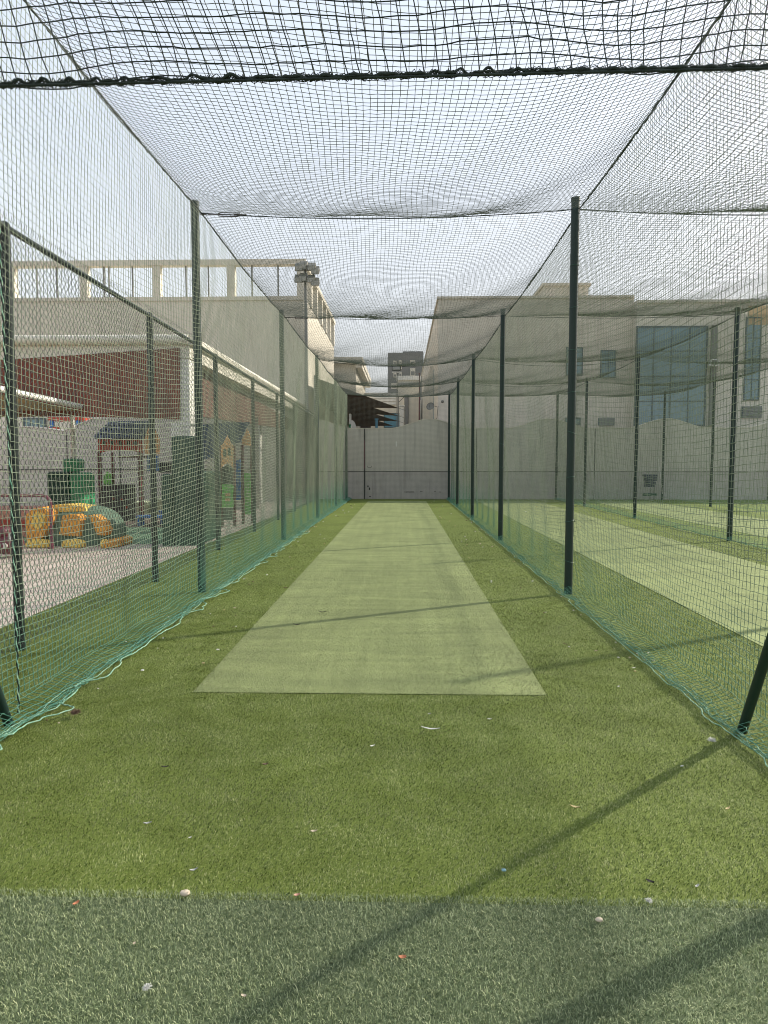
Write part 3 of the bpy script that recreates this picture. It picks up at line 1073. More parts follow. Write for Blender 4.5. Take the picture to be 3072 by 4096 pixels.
MB().add(vs, fs).build('dish', M['lampgrey'], t, True)
rim = [p + ax * (1.2 * R0 * R0) + (e1 * math.cos(q) + e2 * math.sin(q)) * R0 for q in np.linspace(0, 2 * math.pi, 25)]
MB().tube(rim, 0.008, 6).build('rim', M['black'], t, True)
q0 = at(1745, 1640, 30.0)
MB().tube([p - ax * 0.02, p + Vector((0.12, 0.25, 0.05)), at(1752, 1628, 30.3), at(1748, 1672, 30.3), at(1738, 1688, 30.3)], 0.014, 8).build('bracket', M['lampgrey'], t, True)
MB().tube([p + ax * 0.01 - e2 * 0.12, p + ax * 0.17], 0.006, 6).build('feed_arm', M['black'], t, True)
MB().tube([at(1752, 1628, 30.3), at(1756, 1626, 31.0)], 0.014, 8).build('wall_mount', M['lampgrey'], t, True)
t = thing('wall_lamp', at(1772, 1606, YB), 'small round wall lamp beside the satellite dish', 'lamp')
p = at(1770, 1606, YB - 0.25)
MB().tube([p + Vector((0.01, 0.25, 0)), p], 0.012, 8).build('arm', M['lampgrey'], t, True)
MB().blob(p, (0.07, 0.05, 0.07), 14, 8).build('head', M['lampgrey'], t, True)

# ------------------------------------------------------------------ middle distance: grey tower, lit front, low blocks, flood lamp
YT = 85.0
t = thing('grey_tower', (0, YT, 0), 'dark grey clad block with pale square windows far behind the wall', 'building')
a, c = at(1551, 1640, YT), at(1694, 1410, YT)
pk = at(1620, 1398, YT)
MB().box((a.x, YT, 0), (c.x, YT + 12, c.z)).build('wall', M['grey_tower'], t)
MB().box((a.x + 1.8, YT + 1, c.z), (c.x, YT + 9, at(1620, 1400, YT).z)).build('roof_room', M['grey_tower'], t)
for (x0, y0, x1, y1) in ((1572, 1443, 1586, 1459), (1595, 1441, 1607, 1455), (1641, 1441, 1661, 1457), (1641, 1473, 1661, 1505), (1595, 1487, 1607, 1507), (1574, 1490, 1586, 1510), (1565, 1533, 1587, 1555), (1596, 1462, 1607, 1476)):
    q0, q1 = at(x0, y1, YT), at(x1, y0, YT)
    f = MB().box((q0.x, YT - 0.1, q0.z), (q1.x, YT - 0.002, q1.z)).build('window', M['cream2'], t)
    MB().box((q0.x + 0.08, YT - 0.12, q0.z + 0.1), (q1.x - 0.08, YT - 0.102, q1.z - 0.4 * (q1.z - q0.z))).build('pane', M['louvre'], f)
t = thing('low_cream_block', at(1640, 1700, 60), 'low pale block with a flat white parapet below the grey tower', 'building')
a, c = at(1592, 1760, 60), at(1678, 1520, 60)
MB().box((a.x, 60, 0), (c.x, 68, c.z)).build('wall', M['cream2'], t)
MB().box((a.x - 0.15, 59.85, c.z), (c.x + 0.1, 68.1, c.z + 0.35)).build('parapet', M['white'], t)
MB().box((a.x, 59.8, at(1600, 1542, 60).z), (c.x, 59.995, at(1600, 1534, 60).z)).build('ledge', M['louvre'], t)
t = thing('concrete_pillar_block', at(1640, 1700, 50), 'tall pale grey slab standing between the sails and the cream wall', 'building')
a, c = at(1617, 1760, 50), at(1634, 1578, 50)
MB().box((a.x, 50, 0), (c.x, 54, c.z)).build('side_strip', M['louvre'], t)
a, c = at(1634, 1760, 50), at(1677, 1578, 50)
MB().box((a.x, 50.1, 0), (c.x, 54, c.z)).build('wall', M['cream'], t)
t = thing('thin_pole', at(1677, 1700, 40), 'thin dark upright pole against the pale slab behind the wall', 'pole')
a, c = at(1677, 1760, 40), at(1677, 1494, 40)
MB().tube([(a.x, 40, 0), (a.x, 40, c.z)], 0.035, 10).build('shaft', M['maroon'], t, True)
MB().blob((a.x, 40, c.z), (0.06, 0.06, 0.05), 10, 6).build('tip', M['maroon'], t, True)

t = thing('flood_lamp', at(1588, 1700, 42), 'square flood lamp on a thin pole in front of the dark grey tower', 'lamp')
a, c = at(1567, 1483, 42), at(1603, 1458, 42)
MB().cbox((a.x, 41.9, a.z), (c.x, 42.08, c.z), 0.03).build('housing', M['black'], t)
MB().box((a.x + 0.05, 41.88, a.z + 0.05), (c.x - 0.05, 41.899, c.z - 0.05)).build('lens', M['lens'], t)
b_ = at(1588, 1760, 42.1)
MB().tube([(b_.x, 42.1, 0), (b_.x, 42.1, a.z + 0.1)], 0.03, 10).build('pole', M['mast'], t, True)
MB().box((a.x + 0.02, 41.95, a.z - 0.12), (c.x, 42.05, a.z - 0.06)).build('bracket', M['white'], t)

# cream house with horizontal joints behind the sails
t = thing('pale_house', at(1500, 1700, 58), 'pale cream building with horizontal ledges behind the shade sails', 'building')
a, c = at(1395, 1760, 58), at(1612, 1571, 58)
MB().box((a.x, 58, 0), (c.x, 66, c.z)).build('wall', M['cream2'], t)
for py in (1578, 1590, 1602, 1614):
    q = at(1500, py, 58).z
    MB().box((a.x + 0.4, 57.86, q - 0.09), (c.x - 0.6, 57.998, q + 0.09)).build('ledge', M['white'], t)
window(t, 1535, 1652, 1612, 1712, 57.8, m='bluepanel', frame=0.06)
t = thing('white_column', at(1608, 1690, 45), 'bright white square column behind the tips of the shade sails', 'column')
a, c = at(1598, 1760, 45), at(1616, 1626, 45)
MB().cbox((a.x, 45, 0), (c.x, 45.3, c.z), 0.03).build('shaft', M['white'], t)
MB().box((a.x - 0.05, 44.96, c.z), (c.x + 0.05, 45.34, c.z + 0.08)).build('cap', M['white'], t)

# ------------------------------------------------------------------ brown shade sails with pointed ends
sails = [((1260, 1510, 30), (1594, 1632, 33), (1260, 1626, 37)),
         ((1260, 1556, 34), (1594, 1663, 37), (1260, 1640, 41)),
         ((1260, 1584, 38), (1592, 1684, 41), (1260, 1679, 45)),
         ((1260, 1600, 42), (1570, 1702, 46), (1260, 1708, 50))]
wrd = ['nearest and highest', 'second', 'third', 'farthest and lowest']
for i, (pa, pt, pb) in enumerate(sails):
    A_, T_, B_ = at(*pa), at(*pt), at(*pb)
    t = thing('shade_sail', (T_.x, T_.y, 0), f'{wrd[i]} brown pointed shade sail behind the grey wall', 'shade sail', 'brown shade sails behind the wall')
    n = 12
    vs, fs = [], []
    for a_ in range(n + 1):
        u = a_ / n
        P0, P1 = A_.lerp(T_, u), B_.lerp(T_, u)
        for k in range(7):
            s_ = k / 6
            p = P0.lerp(P1, s_)
            p.z += 0.22 * 4 * s_ * (1 - s_) * (1 - u)
            vs.append(tuple(p))
    for a_ in range(n):
        for k in range(6):
            q = a_ * 7 + k
            fs.append((q, q + 1, q + 8, q + 7))
    m_ = len(vs)
    vs += [(x, y, z - 0.012) for x, y, z in vs]
    fs += [tuple(q + m_ for q in f[::-1]) for f in fs]
    MB().add(vs, fs).build('fabric', M['sail'], t, True)
    MB().tube([T_, T_ + Vector((0.35, 0.1, -0.12))], 0.008, 6).build('cable', M['steel'], t, True)
    MB().tube([(A_.x, A_.y, 0), (A_.x, A_.y, A_.z + 0.1)], 0.06, 10).build('mast', M['mast'], t, True)
t = thing('sail_mast', (-2.0, 46, 0), 'tall thin mast with a cap that carries the ends of the shade sails', 'pole')
q = at(1594, 1560, 46)
MB().tube([(q.x, 46, 0), (q.x, 46, at(1594, 1585, 46).z)], 0.03, 10).build('shaft', M['mast'], t, True)
MB().tube([(q.x, 46, at(1594, 1610, 46).z), at(1616, 1588, 46)], 0.02, 8).build('arm', M['steel'], t, True)

# added backdrop wall, its dark colour stands for the shade under the sails
t = thing('yard_shade_wall', (-6, 50, 0), 'backdrop wall coloured dark brown to stand for the shade under the brown sails', 'wall')
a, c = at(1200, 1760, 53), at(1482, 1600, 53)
MB().box((a.x, 53, 0), (c.x, 53.3, c.z)).build('panels', mat('shade_panels', (0.075, 0.055, 0.045), 0.9), t)
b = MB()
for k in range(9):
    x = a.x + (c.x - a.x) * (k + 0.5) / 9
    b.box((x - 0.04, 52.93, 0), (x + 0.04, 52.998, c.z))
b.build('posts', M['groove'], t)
t = thing('teal_pillar', at(1503, 1700, 36), 'teal square pillar showing just above the grey wall', 'column')
a, c = at(1501, 1760, 36), at(1511, 1678, 36)
MB().cbox((a.x, 36, 0), (c.x, 36.14, c.z), 0.02).build('shaft', M['bluepanel'], t)
MB().box((a.x - 0.03, 35.97, c.z), (c.x + 0.03, 36.17, c.z + 0.05)).build('cap', M['bluepanel'], t)
t = thing('basketball_hoop', at(1410, 1700, 33), 'white backboard on a green pole under the brown sail', 'backboard')
a, c = at(1396, 1694, 33), at(1402, 1654, 33)
MB().cbox((a.x, 33, c.z - 0.5), (a.x + 0.09, 33.5, c.z), 0.02).build('board', M['white'], t)
MB().tube([(a.x + 0.02, 33.3, 0), (a.x + 0.02, 33.3, c.z - 0.4)], 0.06, 10).build('pole', M['greenp'], t, True)
t = thing('wall_speaker', at(1415, 1700, 32), 'rounded pale grey screen standing beside the green pole under the sails', 'screen')
a, c = at(1402, 1712, 32), at(1424, 1680, 32)
b = MB()
poly = [(a.x, 32, 0), (c.x - 0.02, 32, 0)]
for k in range(9):
    an = math.pi / 2 * k / 8
    poly.append((a.x + (c.x - a.x) * math.cos(an * 0.9 + 0.05), 32, a.z + (c.z - a.z) * math.sin(an)))
b.prism(poly, (0, 0.05, 0)).build('panel', M['wall'], t)
MB().box((a.x + 0.02, 31.9, 0), (a.x + 0.06, 32.2, a.z + 0.1)).build('stand', M['white'], t)

# ------------------------------------------------------------------ left background buildings
t = thing('corniced_house', at(1380, 1600, 48), 'cream building with an overhanging flat cornice behind the left end of the wall', 'building')
a, c = at(1310, 1760, 48), at(1423, 1447, 48)
MB().box((a.x - 6, 48, 0), (c.x, 60, c.z)).build('wall', M['cream'], t)
d = at(1453, 1433, 48)
vs = [(a.x - 6.5, 47.3, c.z), (c.x + 0.55, 47.3, c.z - 0.42), (c.x + 0.55, 60.5, c.z - 0.42), (a.x - 6.5, 60.5, c.z)]
MB().box((a.x - 6.5, 47.4, c.z - 0.15), (c.x + 0.5, 60.4, d.z)).build('cornice', M['cream'], t)
MB().box((c.x + 0.02, 47.6, c.z - 0.45), (c.x + 0.45, 60.2, c.z - 0.152)).build('eave', M['cream'], t)

# tall block with the roof pergola
YA = 30.0
t = thing('pergola_building', (-8, YA, 0), 'tall cream block at the left with an open concrete pergola on its roof', 'building')
cr = at(1215, 1185, YA)
ZA = cr.z
b = MB().box((-26, YA, -0.02), (cr.x, 43, ZA)).build('wall', M['cream'], t)
zt, zb = at(600, 1040, YA).z, at(600, 1062, YA).z
MB().box((-26, YA - 0.02, zb), (cr.x + 0.1, YA + 0.35, zt)).build('front_beam', M['cream'], t)
MB().box((cr.x - 0.25, YA + 0.352, zb), (cr.x + 0.1, 43, zt)).build('side_beam', M['cream'], t)
for px in (40, 332, 624, 922, 1203):
    x = at(px, 1100, YA).x
    MB().box((x - 0.17, YA + 0.01, ZA), (x + 0.17, YA + 0.33, zb)).build('column', M['cream'], t)
for k in range(1, 7):
    y = YA + k * 2.05
    MB().box((cr.x - 0.22, y, ZA), (cr.x + 0.07, y + 0.4, zb)).build('column', M['cream'], t)
for px in (140, 220, 410, 430, 525, 740, 770, 830, 1005, 1110):
    x = at(px, 1100, YA).x
    MB().box((x - 0.03, YA + 0.12, ZA), (x + 0.03, YA + 0.18, zb)).build('rail_post', M['louvre'], t)
MB().box((-26.05, YA - 0.05, ZA - 0.16), (cr.x + 0.05, YA - 0.002, ZA)).build('ledge', M['cream'], t)

# lower side wing seen past the corner
t = thing('white_side_wing', at(1300, 1600, 40), 'tall pale side wing with bluish window strip right of the flood light mast', 'building')
a, c = at(1283, 1760, 44), at(1312, 1440, 44)
MB().box((a.x, 44, 0), (c.x, 47, c.z)).build('wall', M['cream2'], t)
a, c = at(1296, 1700, 43.9), at(1345, 1520, 43.9)
MB().box((a.x, 43.9, 0), (c.x, 43.995, c.z)).build('window_strip', M['glass'], t)

# single storey annex with a rounded cornice and red soffit band
XA, Y0A, Y1A = -4.28, 14.0, 29.9
t = thing('annex_building', (XA, Y0A, 0), 'low white annex with rounded cornice, white corner column and deep red band behind the fence', 'building')
zt, zc = 4.0, 3.86
b = MB()
prof = [(math.cos(a_) * 0.11, math.sin(a_) * 0.11) for a_ in np.linspace(math.pi * 1.5, math.pi * 2.5, 9)]
b.tube([(-22, Y0A - 0.02, zc), (XA, Y0A - 0.02, zc)], 0.105, 14)
b.build('front_cornice', M['cream2'], t, True)
MB().tube([(XA + 0.02, Y0A - 0.02, zc), (XA + 0.02, Y1A, zc)], 0.105, 14).build('side_cornice', M['cream2'], t, True)
MB().box((-22, Y0A, 3.50), (XA, Y0A + 1.2, 3.95)).box((XA - 0.5, Y0A + 1.2, 3.50), (XA, Y1A, 3.95)).build('roof_slab', M['cream2'], t)
MB().prism([at(-700, 1487, Y0A - 0.03), at(718, 1392, Y0A - 0.03), at(718, 1676, Y0A - 0.03), at(-700, 1640, Y0A - 0.03)], (0, 0.06, 0)).build('front_band', M['red'], t)
b = MB()
k = 0
x = -21.9
while x < XA - 0.5:
    b.box((x, Y0A - 0.036, 2.5), (x + 0.010, Y0A - 0.0305, 3.36))
    x += 0.15
b.build('band_joints', M['maroon'], t)
MB().box((XA - 0.40, Y0A + 0.02, 0), (XA - 0.02, Y0A + 0.4, 3.498)).build('corner_column', M['white'], t)
MB().prism([(XA - 0.25, 14.45, 2.42), (XA - 0.25, 14.45, 3.49), (XA - 0.25, 29.8, 3.14), (XA - 0.25, 29.8, 2.80)], (-0.1, 0, 0)).build('side_band', mat('brown_panel', (0.13, 0.065, 0.045), 0.7), t)
MB().prism([(XA - 0.27, 14.45, 2.44), (XA - 0.27, 14.45, 3.498), (XA - 0.27, 29.85, 3.498), (XA - 0.27, 29.85, 2.82)], (-0.06, 0, 0)).build('side_wall', M['wall'], t)
for y in (19.0, 24.0):
    MB().box((XA - 0.95, y, 0), (XA - 0.65, y + 0.3, 3.498)).build('column', M['white'], t)

# playground wall at the back of the yard
t = thing('playground_wall', (-10, 21, 0), 'light grey playground wall with a curved top behind the play houses', 'wall')
xs2 = [-18 + 0.1 * k for k in range(137)]
vs, fs = [], []
def w2(x):
    px = 1611 + x * F_PX / 21.0
    if px < 250: return 2.40 + 0.10 * math.sin((px + 60) / 90)
    if px < 420: return 2.40 + 0.35 * min(1, (px - 250) / 120)
    return 2.75
for x in xs2:
    vs += [(x, 21, -0.02), (x, 21, w2(x)), (x, 21.2, w2(x)), (x, 21.2, -0.02)]
n = len(xs2)
for i in range(n - 1):
    for k in range(4):
        j = (k + 1) % 4
        fs.append((i * 4 + k, i * 4 + j, i * 4 + 4 + j, i * 4 + 4 + k))
MB().add(vs, fs).build('face', M['wall'], t)
vs = []
for x in xs2:
    z = w2(x)
    vs += [(x, 20.98, z), (x, 20.98, z + 0.03), (x, 21.22, z + 0.03), (x, 21.22, z)]
MB().add(vs, fs).build('coping', M['white'], t)
b = MB()
for px in (270, 480, 700):
    x = at(px, 1900, 21).x
    b.box((x, 20.985, 0), (x + 0.02, 20.998, 2.3))
b.box((-18, 20.98, 1.20), (-4.4, 20.997, 1.22)).build('joints', M['groove'], t)
t = thing('classroom_block', (-10, 27, 0), 'pale classroom wall with teal windows seen over the playground wall under the annex', 'building')
MB().box((-22, 27, 0), (XA - 0.5, 27.3, 3.49)).build('wall', M['cream2'], t)
window(t, 95, 1672, 182, 1724, 26.9, nx=2)
window(t, 285, 1672, 370, 1712, 26.9, nx=2)
window(t, 640, 1660, 700, 1700, 26.9)
window(t, 722, 1665, 760, 1700, 26.9)

# ------------------------------------------------------------------ floodlight mast
t = thing('floodlight_mast', at(1222, 1700, 28.2), 'tall grey mast with two rows of floodlights at the corner of the cream block', 'floodlight')
p = at(1222, 1060, 28.2)
MB().tube([(p.x, 28.2, 0), (p.x, 28.2, p.z)], [0.10, 0.06], 14).build('pole', M['mast'], t, True)
for py in (1083, 1128):
    z = at(1222, py, 28.2).z
    MB().box((p.x - 0.42, 28.08, z - 0.03), (p.x + 0.45, 28.14, z + 0.03)).build('cross_arm', M['mast'], t)
for (px, py) in ((1198, 1068), (1214, 1062), (1248, 1068), (1262, 1082), (1196, 1115), (1214, 1110), (1246, 1116), (1262, 1128)):
    q = at(px, py, 27.95)
    lamp = MB()
    lamp.prism([(q.x - 0.15, 27.75, q.z - 0.17), (q.x - 0.15, 27.72, q.z - 0.02), (q.x - 0.15, 27.95, q.z + 0.17), (q.x - 0.15, 28.1, q.z + 0.07), (q.x - 0.15, 28.0, q.z - 0.14)], (0.30, 0, 0))
    lo = lamp.build('lamp', M['lampgrey'], t)
    MB().prism([(q.x - 0.13, 27.745, q.z - 0.175), (q.x - 0.13, 27.70, q.z - 0.02), (q.x - 0.13, 27.714, q.z - 0.018), (q.x - 0.13, 27.752, q.z - 0.17)], (0.26, 0, 0)).build('lens', M['lens'], lo)

# ------------------------------------------------------------------ playground
# canopy
t = thing('shade_canopy', (-6.5, 12, 0), 'white tube framed canopy on a white pole at the left of the playground', 'canopy')
MB().tube([(-6.5, 9.5, 2.63), (-6.5, 15.0, 2.52)], 0.055, 12).build('edge_tube', M['white'], t, True)
MB().tube([(-12, 15.0, 2.50), (-6.5, 15.0, 2.50)], 0.05, 12).build('rear_tube', M['white'], t, True)
MB().prism([(-6.56, 9.5, 2.56), (-6.56, 15.0, 2.46), (-12, 15.0, 2.46), (-12, 9.5, 2.56)], (0, 0, -0.02)).build('fabric', mat('canopy_cloth', (0.42, 0.31, 0.17), 0.9), t)
MB().prism([(-12, 14.9, 2.36), (-6.4, 14.9, 2.42), (-6.4, 14.9, 2.47), (-12, 14.9, 2.45)], (0, 0.03, 0)).build('valance', mat('ochre_cloth', (0.36, 0.25, 0.12), 0.9), t)
MB().prism([(-6.56, 15.06, 2.50), (-5.0, 17.0, 2.50), (-6.56, 17.2, 2.60)], (0, 0, 0.03)).build('rear_flap', M['white'], t)
MB().tube([(-7.22, 15.1, 0), (-7.22, 15.1, 2.5)], 0.05, 14).build('pole', M['white'], t, True)
t = thing('pole_padding', (-7.2, 15, 0), 'stepped dark green foam padding around the foot of the white canopy pole', 'padding')
MB().cbox((-7.66, 14.75, 0), (-7.22, 15.5, 1.22), 0.04).build('lower_pad', M['dgreen'], t)
MB().cbox((-7.215, 14.80, 0), (-6.90, 15.45, 1.20), 0.06).build('lit_side_pad', M['greenp'], t)  # lighter green paints in the sunlit side of the padding
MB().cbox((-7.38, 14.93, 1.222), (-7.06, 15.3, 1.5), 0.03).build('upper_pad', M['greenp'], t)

# dark playhouse with slate roof
YP = 17.0
t = thing('slate_playhouse', (-6.9, YP, 0), 'raised playhouse with navy scalloped roof, red panel and peach gable', 'playhouse')
x0, x1 = at(385, 1800, YP).x, at(572, 1800, YP).x
zr0, zr1 = at(480, 1752, YP).z, at(480, 1680, YP).z
n = 9
b = MB()
for r_ in range(4):
    za, zb_ = zr0 + (zr1 - zr0) * r_ / 4, zr0 + (zr1 - zr0) * (r_ + 1) / 4
    ya, yb = YP + 0.14 * r_, YP + 0.14 * (r_ + 1)
    ins = 0.05 * r_
    xa_, xb_ = x0 - 0.06 + ins, x1 + 0.04 - ins * 0.3
    for k in range(n):
        u0, u1 = xa_ + (xb_ - xa_) * k / n, xa_ + (xb_ - xa_) * (k + 1) / n
        b.prism([(u0 + 0.005, ya - 0.03, za + 0.02), ((u0 + u1) / 2, ya - 0.035, za - 0.035), (u1 - 0.005, ya - 0.03, za + 0.02), (u1 - 0.005, yb, zb_ + 0.01), (u0 + 0.005, yb, zb_ + 0.01)], (0, 0.02, 0.0))
b.prism([(x0, YP + 0.02, zr0), (x1, YP + 0.02, zr0), (x1, YP + 0.55, zr1), (x0 + 0.2, YP + 0.55, zr1)], (0, 0.03, 0))
b.prism([(x0, YP + 1.1, zr0), (x1, YP + 1.1, zr0), (x1, YP + 0.58, zr1), (x0 + 0.2, YP + 0.58, zr1)], (0, 0.03, 0))
b.build('roof', M['navy'], t)
za, zb_ = at(480, 1812, YP).z, at(480, 1756, YP).z
b = MB()
poly = [(x0 + 0.04, YP + 0.02, zb_), (x1 - 0.02, YP + 0.02, zb_), (x1 - 0.02, YP + 0.02, za)]
for k in range(1, 10):
    u = k / 10
    poly.append((x1 - 0.02 - (x1 - x0 - 0.06) * u, YP + 0.02, za + 0.08 * math.sin(math.pi * u)))
poly.append((x0 + 0.04, YP + 0.02, za))
b.prism(poly, (0, 0.03, 0)).build('red_panel', M['redp'], t)
for px in (415, 447, 480, 512, 540):
    q = at(px, 1772, YP)
    MB().box((q.x - 0.035, YP + 0.005, q.z - 0.05), (q.x + 0.035, YP + 0.018, q.z + 0.05)).build('green_slot', M['dgreen'], t)
# peach gable facing +x
xg = x1 + 0.02
MB().prism([(xg, YP + 0.05, za - 0.02), (xg, YP + 0.05, zr0 + 0.02), (xg, YP + 0.56, zr1 - 0.02), (xg, YP + 1.05, zr0 + 0.02), (xg, YP + 1.05, za - 0.02)], (0.03, 0, 0)).build('gable', M['peach'], t)
MB().box((xg, YP + 0.2, at(0, 1885, YP).z), (xg + 0.04, YP + 0.9, at(0, 1822, YP).z)).build('blue_panel', M['blue'], t)
for (px, yy) in ((400, YP + 0.05), (452, YP + 1.05), (560, YP + 0.05), (566, YP + 1.05)):
    x = at(px, 1900, yy).x
    MB().box((x - 0.035, yy - 0.035, 0), (x + 0.035, yy + 0.035, za + 0.03)).build('post', M['maroon'], t)
q0, q1 = at(402, 2095, YP - 0.3), at(540, 1938, YP - 0.3)
MB().prism([(q0.x - 0.15, YP - 0.3, 0), (q1.x, YP - 0.3, 0), (q1.x, YP - 0.3, q1.z), (q0.x + 0.08, YP - 0.3, q1.z)], (0, 0.06, 0)).build('lower_panel', M['dgrey'], t)
for (px, py) in ((452, 1995), (487, 1998), (430, 2050), (470, 2062), (505, 2030)):
    q = at(px, py, YP - 0.31)
    MB().blob((q.x, YP - 0.30, q.z), (0.035, 0.03, 0.035), 8, 6).build('hold', M['redp'], t, True)
q0, q1 = at(415, 1952, YP + 0.9), at(446, 1898, YP + 0.9)
MB().prism([(q0.x, YP + 0.9, q0.z), (q1.x, YP + 0.9, q0.z), (q1.x, YP + 0.9, q1.z), ((q0.x + q1.x) / 2, YP + 0.9, q1.z + 0.08), (q0.x, YP + 0.9, q1.z - 0.05)], (0, 0.03, 0)).build('green_panel', M['lime'], t)
MB().box((x0 + 0.1, YP + 1.03, at(0, 1830, YP).z), (x1, YP + 1.06, at(0, 1822, YP).z)).build('rear_rail', M['maroon'], t)

# dark hooded turret behind
YH = 18.4
t = thing('play_turret', (-5.9, YH, 0), 'narrow dark blue hooded play turret against the pale wall', 'playhouse')
q = at(708, 1720, YH)
MB().tube([(q.x, YH, at(0, 1800, YH).z), (q.x, YH, at(0, 1760, YH).z), (q.x + 0.04, YH, at(0, 1712, YH).z)], [0.17, 0.13, 0.07], 10).build('hood', M['navy'], t)
MB().tube([(q.x, YH, 0), (q.x, YH, at(0, 1798, YH).z)], 0.05, 10).build('post', M['maroon'], t, True)
MB().box((q.x - 0.5, YH - 0.02, at(0, 1890, YH).z), (q.x + 0.05, YH + 0.02, at(0, 1850, YH).z)).build('rail_panel', M['black'], t)
MB().box((q.x - 0.4, YH + 0.03, at(0, 1975, YH).z), (q.x - 0.15, YH + 0.06, at(0, 1895, YH).z)).build('side_panel', M['dgrey'], t)

# green hedge screen block
t = thing('green_screen_block', (-3.7, 11.6, 0), 'tall dark green padded block standing just behind the fence', 'screen')
xa_ = at(655, 2000, 11.6).x
MB().cbox((-3.92, 11.7, 0), (-3.50, 12.15, 1.86), 0.03).build('tall_block', M['dgreen'], t)
MB().cbox((xa_ - 0.05, 11.62, 0), (-3.905, 12.6, 1.22), 0.03).build('low_block', M['dgreen'], t)
MB().cbox((-3.80, 12.16, 0), (-3.50, 13.3, 1.26), 0.03).build('side_panel', M['dgreen'], t)

# blue roofed playhouse
YQ = 15.2
t = thing('blue_roofed_playhouse', (-4.3, YQ, 0), 'blue roofed playhouse with peach pointed fronts and lime panels behind the fence', 'playhouse')
def quadp(name, pts, Y, m, d=0.03):
    return MB().prism([at(a_, b_, Y) for a_, b_ in pts], (0, d, 0)).build(name, m, t)
quadp('main_roof', [(790, 1700), (920, 1688), (905, 1760), (878, 1800), (862, 1830), (790, 1840)], YQ + 0.5, M['slate_blue'])
quadp('rear_roof', [(915, 1690), (1000, 1688), (985, 1712), (970, 1745), (960, 1770), (925, 1775), (906, 1748)], YQ + 1.4, M['slate_blue'])
quadp('front_gable', [(885, 1872), (885, 1782), (896, 1768), (908, 1742), (922, 1768), (932, 1785), (932, 1872), (922, 1860), (908, 1853), (895, 1860)], YQ, M['peach'])
quadp('rear_gable', [(970, 1782), (968, 1757), (978, 1740), (988, 1712), (998, 1738), (1003, 1757), (1001, 1782)], YQ + 1.0, M['peach'])
for a_ in ((899, 1812), (917, 1808)):
    quadp('green_slot', [(a_[0] - 6, a_[1] + 14), (a_[0] + 6, a_[1] + 14), (a_[0] + 6, a_[1] - 12), (a_[0], a_[1] - 17), (a_[0] - 6, a_[1] - 12)], YQ - 0.012, M['dgreen'], 0.01)
quadp('lime_panel', [(887, 2030), (932, 2030), (932, 1938), (887, 1938)], YQ, M['lime'])
quadp('tall_lime_panel', [(975, 2058), (1002, 2058), (1002, 1895), (975, 1890)], YQ + 1.0, M['lime'])
quadp('blue_panel', [(938, 2000), (962, 2000), (962, 1835), (938, 1845)], YQ + 0.6, M['blue'])
quadp('play_wheel', [(901, 1985), (921, 1985), (921, 1973), (901, 1973)], YQ - 0.013, M['peach'], 0.01)
quadp('play_wheel', [(901, 2005), (921, 2005), (921, 1994), (901, 1994)], YQ - 0.013, M['peach'], 0.01)
for (px, yy) in ((884, YQ + 0.02), (934, YQ + 0.02), (968, YQ + 0.62), (1005, YQ + 1.02), (862, YQ + 1.0)):
    x = at(px, 1900, yy).x
    MB().box((x - 0.03, yy + 0.03, 0), (x + 0.03, yy + 0.09, at(0, 1780, yy).z)).build('post', M['maroon'], t)
quadp('dark_skirt', [(887, 1940), (932, 1940), (932, 1872), (910, 1858), (887, 1872)], YQ + 0.05, M['black'])
quadp('lower_panel', [(890, 2080), (930, 2080), (930, 2032), (890, 2032)], YQ + 0.05, M['dgrey'])

# benches and foam blocks
for (px0, px1, py1, Y, lab) in ((540, 594, 2062, 15.3, 'low navy blue slatted bench on the brown rubber floor'), (632, 660, 2040, 15.9, 'second blue bench partly behind the green block')):
    t = thing('blue_bench', at(px0, 2100, Y), lab, 'bench', 'blue benches')
    xa_, xb_ = at(px0, 2000, Y).x, at(px1, 2000, Y).x
    z = at(0, py1, Y).z
    MB().cbox((xa_, Y, z - 0.05), (xb_ + 0.4, Y + 0.35, z), 0.012).build('seat', M['blue'], t)
    for xx in (xa_ + 0.03, xb_ + 0.30):
        MB().cbox((xx, Y + 0.02, 0), (xx + 0.06, Y + 0.33, z - 0.052), 0.01).build('leg', M['blue'], t)
t = thing('foam_blocks', at(560, 2060, 16.2), 'pale green foam steps beyond the playhouse posts', 'foam blocks')
xa_ = at(525, 2000, 18.8).x
MB().cbox((xa_, 18.8, 0), (xa_ + 0.45, 19.3, 0.35), 0.03).build('block', M['palegreen'], t)
MB().cbox((xa_ + 0.5, 18.9, 0), (xa_ + 0.95, 19.3, 0.42), 0.03).build('block', M['palegreen'], t)
MB().cbox((xa_ - 1.9, 18.8, 0), (xa_ - 1.2, 19.4, 0.30), 0.03).build('block', M['palegreen'], t)

# climbing mound shaped like a low green hill with orange pads
YM = 11.6
t = thing('play_mound', at(290, 2190, YM), 'green climbing mound with orange and yellow foam pads on the playground floor', 'play equipment')
cx = at(300, 2100, YM).x
MB().blob((cx - 0.12, YM + 0.6, 0.0), (0.70, 0.6, 0.66), 28, 14, 0.75, 0.0, zmin=0.0).build('body', M['mound'], t, True)
def pad(pts, y, m, d=0.07):
    MB().prism([at(a_, b_, y) for a_, b_ in pts], (0, d, 0)).build('pad', m, t)
pad([(104, 2160), (112, 2165), (170, 2150), (200, 2085), (196, 2050), (170, 2028), (130, 2035), (104, 2060)], YM - 0.12, M['orange'], 0.3)
pad([(125, 2105), (150, 2118), (178, 2100), (180, 2060), (150, 2045), (128, 2060)], YM - 0.15, M['yellow'], 0.04)
pad([(236, 2140), (320, 2146), (322, 2068), (300, 2058), (250, 2062)], YM - 0.08, M['orange'], 0.3)
pad([(190, 2040), (235, 2048), (345, 2045), (338, 2028), (270, 2018), (200, 2022)], YM + 0.2, M['yellow'], 0.5)
